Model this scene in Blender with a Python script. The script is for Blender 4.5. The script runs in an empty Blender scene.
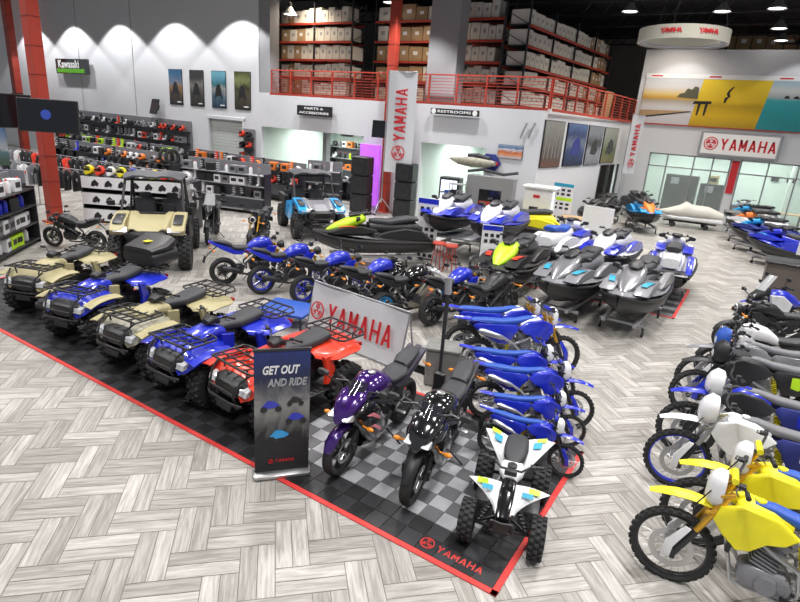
import bpy, math, random
from mathutils import Vector, Matrix
PI = math.pi
rnd = random.Random(7)
sc = bpy.context.scene
col = sc.collection
sin, cos = math.sin, math.cos

# ---------------------------------------------------------------- camera
H = 3.8
F_PX, PITCH, ROLL, YAW = 551.88, .318194, .0758341, .551617
def _rollv(v):
    return Vector((cos(ROLL)*v[0]-sin(ROLL)*v[1], sin(ROLL)*v[0]+cos(ROLL)*v[1], v[2]))
_dn = _rollv((0, cos(PITCH), sin(PITCH))); _fw = _rollv((0, -sin(PITCH), cos(PITCH))); _rt = _rollv((1, 0, 0))
_ax = cos(YAW)*_rt - sin(YAW)*_fw
_ay = sin(YAW)*_rt + cos(YAW)*_fw
W = Matrix((_ax, _ay, -_dn))          # world = W @ (right, down, forward)
cam_data = bpy.data.cameras.new('camera'); cam = bpy.data.objects.new('camera', cam_data); col.objects.link(cam)
r_, u_, b_ = W @ Vector((1, 0, 0)), W @ Vector((0, -1, 0)), W @ Vector((0, 0, -1))
cam.matrix_world = Matrix(((r_[0], u_[0], b_[0], 0), (r_[1], u_[1], b_[1], 0), (r_[2], u_[2], b_[2], H), (0, 0, 0, 1)))
cam_data.sensor_fit = 'HORIZONTAL'; cam_data.sensor_width = 36; cam_data.lens = F_PX/800*36
cam_data.clip_end = 200
sc.camera = cam
def at(u, v, z=0.):                    # the point of the place at height z that the photograph shows at (u, v)
    q = W @ Vector(((u-400)/F_PX, (v-301)/F_PX, 1.)); t = (z-H)/q[2]
    return Vector((q[0]*t, q[1]*t, z))

# ---------------------------------------------------------------- materials
MATS = {}
def _new(name):
    m = bpy.data.materials.new(name); m.use_nodes = True
    nt = m.node_tree; b = nt.nodes.get('Principled BSDF'); MATS[name] = m
    return m, nt, b
def mat(name, c=None, rough=.5, metal=0., coat=0., noise=.08, scale=12., emit=0., trans=0., alpha=1., bump=0.):
    if name in MATS: return MATS[name]
    m, nt, b = _new(name)
    c = tuple(c)+(1,)
    N, L = nt.nodes, nt.links
    b.inputs['Base Color'].default_value = c
    if noise:
        tc = N.new('ShaderNodeTexCoord'); n = N.new('ShaderNodeTexNoise'); n.inputs['Scale'].default_value = scale; n.inputs['Detail'].default_value = 3
        mx = N.new('ShaderNodeMix'); mx.data_type = 'RGBA'
        mx.inputs['A'].default_value = tuple(x*(1-noise) for x in c[:3])+(1,)
        mx.inputs['B'].default_value = tuple(min(1, x*(1+noise)) for x in c[:3])+(1,)
        L.new(tc.outputs['Object'], n.inputs['Vector']); L.new(n.outputs['Fac'], mx.inputs['Factor']); L.new(mx.outputs['Result'], b.inputs['Base Color'])
        if bump:
            bp = N.new('ShaderNodeBump'); bp.inputs['Strength'].default_value = bump; bp.inputs['Distance'].default_value = .01
            L.new(n.outputs['Fac'], bp.inputs['Height']); L.new(bp.outputs['Normal'], b.inputs['Normal'])
    b.inputs['Roughness'].default_value = rough; b.inputs['Metallic'].default_value = metal
    b.inputs['Coat Weight'].default_value = coat; b.inputs['Coat Roughness'].default_value = .08
    b.inputs['Transmission Weight'].default_value = trans; b.inputs['Alpha'].default_value = alpha
    if emit:
        b.inputs['Emission Color'].default_value = c; b.inputs['Emission Strength'].default_value = emit
    return m
K = dict(
 black=mat('black_plastic', (.018, .018, .02), .42), rubber=mat('tyre_rubber', (.022, .022, .023), .75, bump=.3, scale=60),
 gloss=mat('gloss_black', (.01, .01, .012), .15, coat=1), dark=mat('dark_metal', (.05, .05, .055), .4, .6), seat=mat('seat_vinyl', (.035, .036, .042), .55),
 alu=mat('aluminium', (.55, .55, .56), .32, .85), chrome=mat('chrome', (.8, .8, .82), .12, 1), gold=mat('gold_fork', (.75, .42, .05), .28, .7),
 blue=mat('royal_blue', (.012, .027, .5), .3, coat=.6), bluelt=mat('bright_blue', (.02, .085, .42), .5), cyan=mat('cyan_blue', (.01, .33, .75), .3, coat=.6),
 white=mat('white_plastic', (.78, .78, .8), .35, coat=.3), red=mat('red_plastic', (.8, .05, .02), .35, coat=.4), purple=mat('purple_paint', (.045, .008, .15), .2, .3, 1),
 tan=mat('tan_plastic', (.42, .37, .2), .5), camo=mat('camo_plastic', (.35, .33, .26), .55, noise=.5, scale=9), grey=mat('grey_plastic', (.2, .2, .22), .4, coat=.3),
 silver=mat('silver_paint', (.33, .33, .35), .25, .5, .8), yellow=mat('yellow_plastic', (.85, .75, .02), .4), lime=mat('lime_green', (.5, .8, .02), .4),
 glass=mat('clear_lens', (.75, .78, .8), .05, 0, 0, noise=0, alpha=.35), amber=mat('amber_lens', (.85, .28, .02), .3), redlens=mat('red_lens', (.5, .01, .01), .2),
 paleseat=mat('pale_grey_vinyl', (.17, .17, .185), .6), teal=mat('teal_decal', (.02, .32, .5), .5), beige=mat('beige_cover', (.5, .48, .4), .6),
 smoke=mat('smoked_screen', (.03, .03, .04), .08, alpha=.6, noise=0), pink=mat('pink_decal', (.8, .25, .3), .4), navy=mat('navy_vinyl', (.02, .03, .2), .5),
 steel=mat('galvanised_steel', (.38, .38, .4), .45, .6), redmetal=mat('red_oxide_paint', (.42, .045, .025), .55), plum=mat('plum_seat', (.05, .045, .07), .5),
 orange=mat('orange_plastic', (.8, .2, .03), .45), lens=mat('lamp_glass', (.7, .72, .75), .1, .2),
)

# ---------------------------------------------------------------- mesh builder
PAIRED = {'fork_guard', 'radiator_shroud', 'side_panel', 'number_panel', 'footboard', 'footpeg', 'headlight', 'tail_light', 'radiator', 'fork_tube', 'fork', 'lever'}
class G:
    def __init__(s): s.v = []; s.f = []; s.uv = None
    def add(s, vs, fs):
        o = len(s.v); s.v += [tuple(p) for p in vs]; s.f += [tuple(i+o for i in f) for f in fs]; return s
    def box(s, x, y, z, a, b, c, rot=None, bev=.12, taper=(1, 1)):
        # box centred at x,y,z of full size a,b,c with chamfered edges
        k = min(a, b, c)*bev; vs = []; fs = []
        hx, hy, hz = a/2, b/2, c/2
        for iz, (zz, e) in enumerate(((-hz, k), (-hz+k, 0), (hz-k, 0), (hz, k))):
            tx = taper[0] if zz > 0 else 1; ty = taper[1] if zz > 0 else 1
            X, Y = hx*tx-e, hy*ty-e; q = k
            vs += [(-X+q, -Y, zz), (X-q, -Y, zz), (X, -Y+q, zz), (X, Y-q, zz), (X-q, Y, zz), (-X+q, Y, zz), (-X, Y-q, zz), (-X, -Y+q, zz)]
        for r in range(3):
            for i in range(8): fs.append((r*8+i, r*8+(i+1) % 8, r*8+8+(i+1) % 8, r*8+8+i))
        fs.append(tuple(range(7, -1, -1))); fs.append(tuple(range(24, 32)))
        R = rot if isinstance(rot, Matrix) else (Matrix.Rotation(rot, 3, 'Z') if rot else None)
        vs = [Vector(p) if R is None else R @ Vector(p) for p in vs]
        return s.add([(p[0]+x, p[1]+y, p[2]+z) for p in vs], fs)
    def ring(s, pts, r, n=8, cap=True, flat=1.):
        pts = [Vector(p) for p in pts]; rr = r if isinstance(r, (list, tuple)) else [r]*len(pts); vs = []; fs = []
        up = None
        for i, p in enumerate(pts):
            d = (pts[min(i+1, len(pts)-1)]-pts[max(i-1, 0)]).normalized()
            if up is None: up = Vector((0, 0, 1)) if abs(d.z) < .9 else Vector((1, 0, 0))
            a = d.cross(up)
            if a.length < 1e-4: a = d.cross(Vector((0, 1, 0)))
            a.normalize(); b = a.cross(d).normalized(); up = b
            for k in range(n):
                t = 2*PI*k/n; vs.append(p+a*cos(t)*rr[i]+b*sin(t)*rr[i]*flat)
        for i in range(len(pts)-1):
            for k in range(n): fs.append((i*n+k, i*n+(k+1) % n, (i+1)*n+(k+1) % n, (i+1)*n+k))
        if cap: fs.append(tuple(range(n-1, -1, -1))); fs.append(tuple(range((len(pts)-1)*n, len(pts)*n)))
        return s.add(vs, fs)
    tube = ring
    def sym(s, fn):
        for q in (-1, 1): fn(q)
        return s
    def lathe(s, prof, c=(0, 0, 0), ax='y', n=24, close=False):
        # prof: (radius, offset along the axis)
        vs = []; fs = []; m = len(prof)
        for k in range(n):
            t = 2*PI*k/n
            for r, h in prof:
                a, b = r*cos(t), r*sin(t)
                vs.append((c[0]+a, c[1]+h, c[2]+b) if ax == 'y' else ((c[0]+a, c[1]+b, c[2]+h) if ax == 'z' else (c[0]+h, c[1]+a, c[2]+b)))
        e = m if close else m-1
        for k in range(n):
            for j in range(e): fs.append((k*m+j, k*m+(j+1) % m, ((k+1) % n)*m+(j+1) % m, ((k+1) % n)*m+j))
        return s.add(vs, fs)
    def loft(s, secs, n=14, ax='x'):
        # secs: (x, zc, half y, half z, power[, yc]) superellipse rings along x
        vs = []; fs = []
        for q in secs:
            x, zc, hy, hz, p = q[:5]; yc = q[5] if len(q) > 5 else 0
            for k in range(n):
                t = 2*PI*(k+.5)/n; a, b = cos(t), sin(t)
                y = hy*math.copysign(abs(a)**(2/p), a); z = hz*math.copysign(abs(b)**(2/p), b)
                vs.append((x, yc+y, zc+z) if ax == 'x' else (yc+y, z+zc, x))
        m = len(secs)
        for i in range(m-1):
            for k in range(n): fs.append((i*n+k, i*n+(k+1) % n, (i+1)*n+(k+1) % n, (i+1)*n+k))
        fs.append(tuple(range(n-1, -1, -1))); fs.append(tuple(range((m-1)*n, m*n)))
        return s.add(vs, fs)
    def prism(s, out, y0, y1, bev=.06, ax='y'):
        # closed outline (x, z) extruded over y with a chamfered outer lip
        n = len(out); cx = sum(p[0] for p in out)/n; cz = sum(p[1] for p in out)/n; k = 1-bev; d = (y1-y0)*.2
        vs = []
        for y, q in ((y0, k), (y0+d, 1), (y1-d, 1), (y1, k)):
            for x, z in out:
                X, Z = cx+(x-cx)*q, cz+(z-cz)*q
                vs.append((X, y, Z) if ax == 'y' else ((y, X, Z) if ax == 'x' else (X, Z, y)))
        fs = [(r*n+i, r*n+(i+1) % n, r*n+n+(i+1) % n, r*n+n+i) for r in range(3) for i in range(n)]
        fs.append(tuple(range(n-1, -1, -1))); fs.append(tuple(range(3*n, 4*n)))
        return s.add(vs, fs)
    def sheet(s, grid, th=.012):
        # grid[i][j] of points -> closed thin shell
        a, b = len(grid), len(grid[0]); P = [Vector(p) for r in grid for p in r]
        nr = []
        for i in range(a):
            for j in range(b):
                du = P[min(i+1, a-1)*b+j]-P[max(i-1, 0)*b+j]; dv = P[i*b+min(j+1, b-1)]-P[i*b+max(j-1, 0)]
                q = du.cross(dv); nr.append(q.normalized() if q.length > 1e-9 else Vector((0, 0, 1)))
        vs = P+[p-n_*th for p, n_ in zip(P, nr)]; o = a*b; fs = []
        for i in range(a-1):
            for j in range(b-1):
                q = (i*b+j, (i+1)*b+j, (i+1)*b+j+1, i*b+j+1); fs.append(q); fs.append(tuple(o+k for k in q[::-1]))
        edge = [j for j in range(b)]+[i*b+b-1 for i in range(1, a)]+[(a-1)*b+j for j in range(b-2, -1, -1)]+[i*b for i in range(a-2, 0, -1)]
        for i in range(len(edge)):
            p, q = edge[i], edge[(i+1) % len(edge)]; fs.append((p, q, o+q, o+p))
        return s.add(vs, fs)
    def ribbon(s, path, wid, crown=.03, th=.008, n=6, yc=0.):
        # a curved guard: path (x, z), half widths, edges dropping by crown
        g = []
        for i, (x, z) in enumerate(path):
            w = wid[i] if isinstance(wid, (list, tuple)) else wid
            j0, j1 = max(i-1, 0), min(i+1, len(path)-1)
            d = Vector((path[j1][0]-path[j0][0], path[j1][1]-path[j0][1])).normalized(); nx, nz = -d[1], d[0]
            if nz < 0 and abs(nz) > .3 and d[0] > 0: nx, nz = -nx, -nz
            g.append([(x-nx*crown*(2*j/n-1)**2, yc+w*(2*j/n-1), z-nz*crown*(2*j/n-1)**2) for j in range(n+1)])
        return s.sheet(g, th)
    def ball(s, c, r, n=12, m=8):
        r = r if isinstance(r, (list, tuple)) else (r, r, r); vs = [(c[0], c[1], c[2]-r[2])]; fs = []
        for i in range(1, m):
            a = -PI/2+PI*i/m
            for k in range(n): t = 2*PI*k/n; vs.append((c[0]+r[0]*cos(a)*cos(t), c[1]+r[1]*cos(a)*sin(t), c[2]+r[2]*sin(a)))
        vs.append((c[0], c[1], c[2]+r[2])); e = len(vs)-1
        for k in range(n):
            fs.append((0, 1+(k+1) % n, 1+k)); fs.append((e, e-n+k, e-n+(k+1) % n))
            for i in range(m-2): fs.append((1+i*n+k, 1+i*n+(k+1) % n, 1+(i+1)*n+(k+1) % n, 1+(i+1)*n+k))
        return s.add(vs, fs)
    def build(s, name, m, parent=None, smooth=True, ang=38):
        if name in PAIRED and parent:           # one mesh for the left piece and one for the right
            out = None
            for q in (-1, 1):
                ids = {}; h = G()
                for f in s.f:
                    if sum(s.v[i][1] for i in f)*q > 0:
                        for i in f:
                            if i not in ids: ids[i] = len(h.v); h.v.append(s.v[i])
                        h.f.append(tuple(ids[i] for i in f))
                if h.f: out = fixn(h._build(name, m, parent, smooth, ang))
            return out
        return s._build(name, m, parent, smooth, ang)
    def _build(s, name, m, parent=None, smooth=True, ang=38):
        me = bpy.data.meshes.new(name); me.from_pydata(s.v, [], s.f); me.validate()
        me.materials.append(K[m] if isinstance(m, str) else m)
        if smooth:
            me.polygons.foreach_set('use_smooth', [True]*len(me.polygons)); me.set_sharp_from_angle(angle=math.radians(ang))
        me.update()
        o = bpy.data.objects.new(name, me); col.objects.link(o)
        if parent: o.parent = parent
        return o
def fixn(o):                             # outward normals
    import bmesh
    bm = bmesh.new(); bm.from_mesh(o.data); bmesh.ops.recalc_face_normals(bm, faces=bm.faces); bm.to_mesh(o.data); bm.free(); return o
def tag(o, label=None, cat=None, group=None, kind=None):
    if label: o['label'] = label
    if cat: o['category'] = cat
    if group: o['group'] = group
    if kind: o['kind'] = kind
    return o
def empty(name, loc=(0, 0, 0), rz=0):
    o = bpy.data.objects.new(name, None); o.empty_display_size = .1; col.objects.link(o); o.location = loc; o.rotation_euler = (0, 0, rz); return o
def kids(o): return [c for c in KID.get(o.name, [])]
KID = {}
def index():
    KID.clear()
    for o in bpy.data.objects:
        if o.parent: KID.setdefault(o.parent.name, []).append(o)
def copy_tree(o, parent=None, out=None):
    c = o.copy(); col.objects.link(c); c.parent = parent
    out.append(c)
    for ch in kids(o): copy_tree(ch, c, out)
    return out
def walk(o):
    r = [o]
    for c in kids(o): r += walk(c)
    return r
def recolor(objs, mp):
    mm = {K[a].name: K[b] for a, b in mp.items() if not a.startswith('@')}
    nm = {a[1:]: K[b] for a, b in mp.items() if a.startswith('@')}   # by part name
    for o in objs:
        if o.type != 'MESH': continue
        base = o.name.split('.')[0]
        for i, sl in enumerate(o.material_slots):
            t = nm.get(base) or (mm.get(o.data.materials[i].name) if o.data.materials[i] else None)
            if t: sl.link = 'OBJECT'; sl.material = t
class Proto:
    def __init__(s, make): s.root = make(); s.used = False; s.pend = []
    def put(s, x, y, rz, label, cat=None, group=None, z=0, colors=None, scale=1, lean=0, name=None):
        s.pend.append((x, y, rz, label, cat, group, z, colors, scale, lean, name)); return s
    def flush(s):
        index()
        if getattr(s, 'done', 0): s.pend = s.pend[1:]; base = []
        else: base = [walk(s.root)]
        tr = base+[copy_tree(s.root, None, []) for _ in s.pend[len(base):]]
        for ob, (x, y, rz, label, cat, group, z, colors, scale, lean, name) in zip(tr, s.pend):
            o = ob[0]; o.location = (x, y, z); o.rotation_euler = (lean, 0, math.radians(rz)); o.scale = scale if isinstance(scale, tuple) else (scale,)*3
            tag(o, label, cat, group)
            if name: o.name = name
            if colors: recolor(ob, colors)
        s.pend = s.pend[:1]; s.done = True
        return tr
def text(body, size, m, parent=None, loc=(0, 0, 0), rot=(PI/2, 0, 0), name='lettering', ext=.004, bold=.0, width=None, align='CENTER', shear=0, sy=1):
    c = bpy.data.curves.new(name, 'FONT'); c.body = body; c.size = size; c.extrude = ext; c.offset = bold; c.align_x = align; c.align_y = 'CENTER'; c.shear = shear; c.resolution_u = 2
    t = bpy.data.objects.new(name+'_t', c); col.objects.link(t)
    dg = bpy.context.evaluated_depsgraph_get(); me = bpy.data.meshes.new_from_object(t.evaluated_get(dg)); bpy.data.objects.remove(t); me.name = name
    xs = [v.co.x for v in me.vertices]; k = width/(max(xs)-min(xs)) if width else 1
    for v in me.vertices: v.co.x *= k; v.co.y *= sy
    me.materials.clear(); me.materials.append(K[m] if isinstance(m, str) else m)
    o = bpy.data.objects.new(name, me); col.objects.link(o); o.location = loc; o.rotation_euler = rot
    if parent: o.parent = parent
    return o
def block_word(word, w, h, m, parent, loc, rot, ext=.006, bold=.2, shear=0.):
    # heavy block capitals built from strokes, centred on loc
    ST = {'Y': [(0, 1, .5, .45), (1, 1, .5, .45), (.5, .5, .5, 0)], 'A': [(0, 0, .5, 1), (1, 0, .5, 1), (.2, .28, .8, .28)], 'M': [(0, 0, 0, 1), (1, 0, 1, 1), (0, 1, .5, .25), (1, 1, .5, .25)], 'H': [(0, 0, 0, 1), (1, 0, 1, 1), (0, .5, 1, .5)]}
    n = len(word); cw = w/n; lw = cw*.8; b = bold*lw; g = G()
    for i, ch in enumerate(word):
        x0 = -w/2+cw*i+(cw-lw)/2+b/2; ww = lw-b
        for x1, z1, x2, z2 in ST[ch]:
            a = Vector((x0+x1*ww, z1*h)); c = Vector((x0+x2*ww, z2*h)); d = (c-a); e = Vector((b/2*math.hypot(d.x, d.y)/max(abs(d.y), .01), 0)) if abs(d.y) > .1*h else Vector((0, b*.45))
            q = [(p.x+shear*p.y, p.y-h/2) for p in (a-e, a+e, c+e, c-e)]; o = len(g.v)
            g.v += [(x, y, 0) for x, y in q]+[(x, y, ext) for x, y in q]; g.f += [(o+4, o+5, o+6, o+7), (o+3, o+2, o+1, o)]+[(o+k, o+(k+1) % 4, o+4+(k+1) % 4, o+4+k) for k in range(4)]
    o = fixn(g.build('lettering', m, parent, smooth=False)); o.location = loc; o.rotation_euler = rot; return o
def tuning_fork(r, m1, m2, parent, loc, rot):
    # round emblem of three crossed forks inside a ring
    g = G(); g.lathe([(r, 0), (r, .01), (r*.86, .01), (r*.86, 0)], ax='z', n=32, close=True)
    for k in range(3):
        a = PI/2+2*PI*k/3; c, s_ = cos(a), sin(a); R = Matrix.Rotation(a, 3, 'Z')
        for x0, x1, y, w in ((-.05, .8, .0, .1), (.35, .8, .2, .1), (.35, .8, -.2, .1)):
            p = R @ Vector(((x0+x1)/2*r, y*r, .005)); g.box(p[0], p[1], p[2], (x1-x0)*r, w*r, .01, rot=a, bev=.05)
        p = R @ Vector((.35*r, 0, .005)); g.box(p[0], p[1], p[2], .12*r, .5*r, .01, rot=a, bev=.05)
    o = g.build('emblem', m1, parent, smooth=False); o.location = loc; o.rotation_euler = rot
    return o

# ================================================================ wheels
def wheel(p, x, y, r, w, kind='road', rim='black', spokes=5, disc=1, name='wheel'):
    g = G(); rr = r-w*(.55 if kind != 'quad' else .5) if kind != 'quad' else r*.52
    prof = [(rr, -w*.36), (r-w*.28, -w*.5), (r-w*.1, -w*.38), (r, -w*.14), (r, w*.14), (r-w*.1, w*.38), (r-w*.28, w*.5), (rr, w*.36)]
    if kind == 'quad': prof = [(rr, -w*.36), (r*.7, -w*.5), (r*.9, -w*.46), (r*.965, -w*.3), (r*.965, w*.3), (r*.9, w*.46), (r*.7, w*.5), (rr, w*.36)]
    g.lathe(prof, (x, y, r), n=36, close=True)
    if kind in ('dirt', 'quad'):
        n = 30 if kind == 'dirt' else 20; h = .018 if kind == 'dirt' else .03
        for k in range(n):
            t = 2*PI*k/n
            for q, (yy, dr, ln) in enumerate(((0, 0, .6), (-.33, -.14 if kind == 'dirt' else -.02, .5), (.33, -.14 if kind == 'dirt' else -.02, .5))):
                tt = t+(PI/n if q else 0); R = Matrix.Rotation(-tt, 3, 'Y'); rad = r+dr*w+(0 if kind == 'dirt' else -.012)
                c = R @ Vector((rad, yy*w, 0)); s_ = 2*PI*r/n*ln
                g.box(x+c[0], y+c[1], r+c[2], h*1.6, w*.26, s_, rot=R, bev=.1)
    o = g.build(name, 'rubber', p, ang=50)
    g = G(); a = rr*1.0
    if kind == 'dirt' or kind == 'wire':
        g.lathe([(a+.004, -w*.3), (a-.016, -w*.3), (a-.022, 0), (a-.016, w*.3), (a+.004, w*.3)], (x, y, r), n=36, close=True)
        g.build('rim', rim, o)
        s = G(); s.lathe([(.035, -.055), (.022, -.03), (.022, .03), (.035, .055)], (x, y, r), n=12, close=False); s.ring([(x, y-.06, r), (x, y+.06, r)], .018, 8)
        for k in range(28):
            t = 2*PI*k/28; q = -1 if k % 2 else 1; t2 = t+(.35 if k % 4 < 2 else -.35)
            s.ring([(x+.03*cos(t2), y+q*.045, r+.03*sin(t2)), (x+(a-.015)*cos(t), y, r+(a-.015)*sin(t))], .0022, 4, cap=False)
        s.build('spokes', 'alu', o)
    elif kind == 'quad':
        g.lathe([(rr, -w*.3), (rr*.8, -w*.1), (rr*.72, w*.12), (rr*.3, w*.05), (rr*.25, w*.2), (.001, w*.2)], (x, y, r), n=24)
        g.lathe([(rr, w*.3), (rr*.8, w*.1), (rr*.3, w*.05), (rr*.22, -w*.25), (.001, -w*.25)], (x, y, r), n=24)
        for k in range(8):
            t = 2*PI*k/8; g.box(x+rr*.5*cos(t), y, r+rr*.5*sin(t), .03, w*.35, .03, bev=.2)
        fixn(g.build('rim', rim, o))
    else:
        g.lathe([(a+.004, -w*.34), (a-.014, -w*.34), (a-.03, -w*.1), (a-.03, w*.1), (a-.014, w*.34), (a+.004, w*.34)], (x, y, r), n=36, close=True)
        g.ring([(x, y-.05, r), (x, y+.05, r)], .035, 14)
        for k in range(spokes):
            for e in (-.13, .13):
                t = 2*PI*k/spokes
                g.ring([(x+.03*cos(t), y, r+.03*sin(t)), (x+(a-.02)*cos(t+e), y, r+(a-.02)*sin(t+e))], [.016, .011], 6, cap=False)
        g.build('rim', rim, o)
    for q in ((-1, 1) if disc == 2 else ((1,) if disc else ())):
        d = G(); R = a*.62; d.lathe([(R*.72, 0), (R, 0), (R, .005), (R*.72, .005)], (x, y+q*.055, r), n=28, close=True)
        for k in range(6):
            t = 2*PI*k/6; d.ring([(x+.03*cos(t), y+q*.055, r+.03*sin(t)), (x+R*.74*cos(t+.3), y+q*.057, r+R*.74*sin(t+.3))], .006, 5)
        d.build('brake_disc', 'alu', o)
    return o
def engine(p, x, z, s=1, m='dark'):
    g = G()
    g.loft([(x-.2*s, z, .07*s, .09*s, 3), (x-.15*s, z, .12*s, .13*s, 3), (x+.1*s, z-.01, .13*s, .13*s, 3), (x+.17*s, z, .08*s, .09*s, 3)])
    for q in (-1, 1):
        g.lathe([(.001, q*.165*s), (.075*s, q*.165*s), (.085*s, q*.14*s), (.085*s, q*.08*s)], (x-.03*s, 0, z+.0), n=18)
        g.lathe([(.001, q*.15*s), (.05*s, q*.15*s), (.055*s, q*.08*s)], (x-.15*s, 0, z+.03), n=14)
    R = Matrix.Rotation(-.3, 3, 'Y')
    for k in range(6):
        c = R @ Vector((0, 0, .13*s+.035*s*k)); g.box(x+.06*s+c[0], 0, z+c[2], .2*s, .2*s, .018*s, rot=R, bev=.2)
    c = R @ Vector((0, 0, .24*s)); g.box(x+.06*s+c[0], 0, z+c[2], .15*s, .15*s, .24*s, rot=R)
    c = R @ Vector((0, 0, .38*s)); g.box(x+.06*s+c[0], 0, z+c[2], .17*s, .17*s, .08*s, rot=R)
    o = fixn(g.build('engine', m, p)); return o
def gripbar(p, x, z, w, rise=.06, pull=.1, m='dark', grips=True):
    g = G(); g.ring([(x-pull, -w, z+rise), (x-pull*.7, -w*.6, z+rise*.9), (x, -.1, z), (x, .1, z), (x-pull*.7, w*.6, z+rise*.9), (x-pull, w, z+rise)], .012, 8)
    o = g.build('handlebar', m, p)
    for q in (-1, 1):
        a = G(); a.ring([(x-pull*.85, q*w*.76, z+rise*.97), (x-pull, q*w, z+rise)], [.018, .02], 10); a.build('grip', 'black', o)
        a = G(); a.ring([(x-pull*.75+.03, q*w*.66, z+rise), (x-pull*.6+.06, q*w*.8, z+rise-.01), (x-pull*.8+.055, q*w*.98, z+rise-.01)], .006, 6); a.box(x-pull*.6+.02, q*w*.66, z+rise+.02, .05, .05, .035); a.build('lever', 'dark', o)
    return o

# ================================================================ dirt bike
def dirt_bike(kind='race'):
    b = empty('dirt_bike'); F, Rr = .74, -.74
    wheel(b, F, 0, .345, .085, 'dirt', 'black')
    wheel(b, Rr, 0, .335, .12, 'dirt', 'black')
    g = G()
    for q in (-1, 1):
        g.ring([(F-.02, q*.105, .33), (F-.02+-.13, q*.105, .62)], [.03, .03], 10); g.box(F-.01, q*.105, .33, .07, .05, .09)
    g.build('fork', 'dark', b); g = G()
    for q in (-1, 1): g.ring([(F-.13, q*.105, .58), (.41, q*.1, 1.06)], [.026, .026], 10)
    g.box(.52, 0, .85, .1, .27, .03, rot=Matrix.Rotation(.42, 3, 'Y')); g.box(.44, 0, 1.03, .11, .26, .03, rot=Matrix.Rotation(.42, 3, 'Y'))
    g.build('fork_tube', 'gold', b)
    g = G()
    for q in (-1, 1): g.prism([(F+.07, .30), (F+.06, .45), (F-.06, .64), (F-.11, .63), (F-.01, .42), (F-.0, .3)], q*.12, q*.15)
    fixn(g.build('fork_guard', 'blue', b))
    g = G(); g.ribbon([(.33, .90), (.5, .885), (.68, .90), (.82, .885), (.93, .855), (1.02, .815)], [.05, .075, .085, .08, .065, .03], .03, .008); fixn(g.build('front_fender', 'blue', b))
    g = G(); g.loft([(.47, 1.03, .13, .15, 3), (.53, 1.03, .12, .16, 3), (.58, 1.02, .09, .13, 2.8), (.6, 1.01, .05, .08, 2.4)], 18)
    R = Matrix.Rotation(.0, 3, 'Y')
    if kind == 'light': g = G(); g.loft([(.48, 1.03, .14, .15, 2.6), (.55, 1.03, .15, .17, 2.6), (.62, 1.01, .12, .13, 2.5), (.65, 1.0, .08, .08, 2.2)])
    npl = fixn(g.build('number_plate' if kind != 'light' else 'headlight_cowl', 'white', b))
    if kind == 'light': g = G(); g.ball((.63, 0, .99), (.03, .085, .075)); g.build('headlight', 'lens', b)
    gripbar(b, .40, 1.13, .4, .07, .06, 'dark')
    if kind != 'light': g = G(); g.ring([(.42, -.11, 1.17), (.42, .11, 1.17)], .028, 10); g.build('bar_pad', 'blue', b)
    # frame
    g = G()
    for q in (-1, 1):
        g.ring([(.43, q*.03, .93), (.3, q*.09, .82), (.02, q*.11, .66), (-.16, q*.1, .58), (-.2, q*.09, .36), (-.12, q*.08, .28)], [.024, .028, .03, .028, .022, .018], 8, flat=.7)
        g.ring([(.44, q*.02, .86), (.33, q*.06, .5), (.26, q*.07, .27), (-.12, q*.08, .25)], .016, 8)
        g.ring([(-.1, q*.08, .8), (-.5, q*.09, .84), (-.78, q*.07, .88)], .012, 6); g.ring([(-.18, q*.08, .55), (-.6, q*.08, .83)], .011, 6)
    g.build('frame', 'alu', b)
    engine(b, .06, .38, 1, 'grey')
    g = G()
    for q in (-1, 1): g.ring([(-.14, q*.07, .42), (-.3, q*.1, .4), (Rr+.02, q*.1, .335)], [.03, .03, .022], 8, flat=1.3); g.box(Rr, q*.1, .335, .1, .025, .05)
    g.box(-.28, 0, .41, .12, .2, .05); g.build('swingarm', 'alu', b)
    g = G(); g.lathe([(.1, 0), (.108, .004), (.1, .008)], (Rr, .085, .335), n=30, close=True); g.lathe([(.03, 0), (.1, .002), (.03, .008)], (Rr, .085, .335), n=20, close=True)
    g.ring([(Rr, .09, .44), (-.14, .09, .43), (-.09, .09, .4), (-.14, .09, .36), (Rr, .09, .23)], .009, 5); g.build('chain', 'dark', b)
    g = G(); g.ring([(-.14, 0, .82), (-.24, 0, .42)], .022, 8)
    for k in range(9): t = k/9; g.lathe([(.032, -.008), (.04, 0), (.032, .008)], (-.155-.07*t, 0, .76-.26*t), 'z', 12, True)
    g.build('shock_absorber', 'yellow', b)
    g = G()
    for q in (-1, 1):
        out = [(.47, .93), (.3, 1.0), (.05, .97), (-.1, .87), (-.02, .78), (.1, .74), (.2, .63), (.3, .6), (.42, .7), (.5, .8)]
        g.prism(out, q*.1, q*.155)
    fixn(g.build('radiator_shroud', 'blue', b))
    g = G(); g.loft([(.36, .9, .06, .06, 2.4), (.28, .93, .1, .09, 2.4), (.1, .93, .1, .09, 2.4), (-.05, .88, .08, .08, 2.4)]); g.lathe([(.045, 0), (.04, .03), (.001, .03)], (.2, 0, 1.01), 'z', 14); g.build('fuel_tank', 'white' if kind == 'race' else 'blue', b)
    g = G(); g.loft([(.24, 1.005, .05, .025, 2.4), (.1, 1.0, .07, .04, 2.6), (-.1, .955, .08, .05, 3), (-.35, .935, .085, .055, 3), (-.6, .955, .09, .055, 3), (-.8, .975, .085, .035, 2.6), (-.86, .98, .05, .012, 2.4)]); g.build('seat', 'bluelt', b)
    g = G()
    for q in (-1, 1): g.prism([(-.08, .86), (-.14, .92), (-.5, .92), (-.8, .95), (-.86, .9), (-.7, .76), (-.45, .62), (-.25, .6), (-.18, .74)], q*.1, q*.135)
    fixn(g.build('side_panel', 'blue', b))
    g = G()
    for q in (-1, 1): g.prism([(-.32, .87), (-.66, .89), (-.6, .8), (-.42, .7), (-.33, .72)], q*.136, q*.14)
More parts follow.
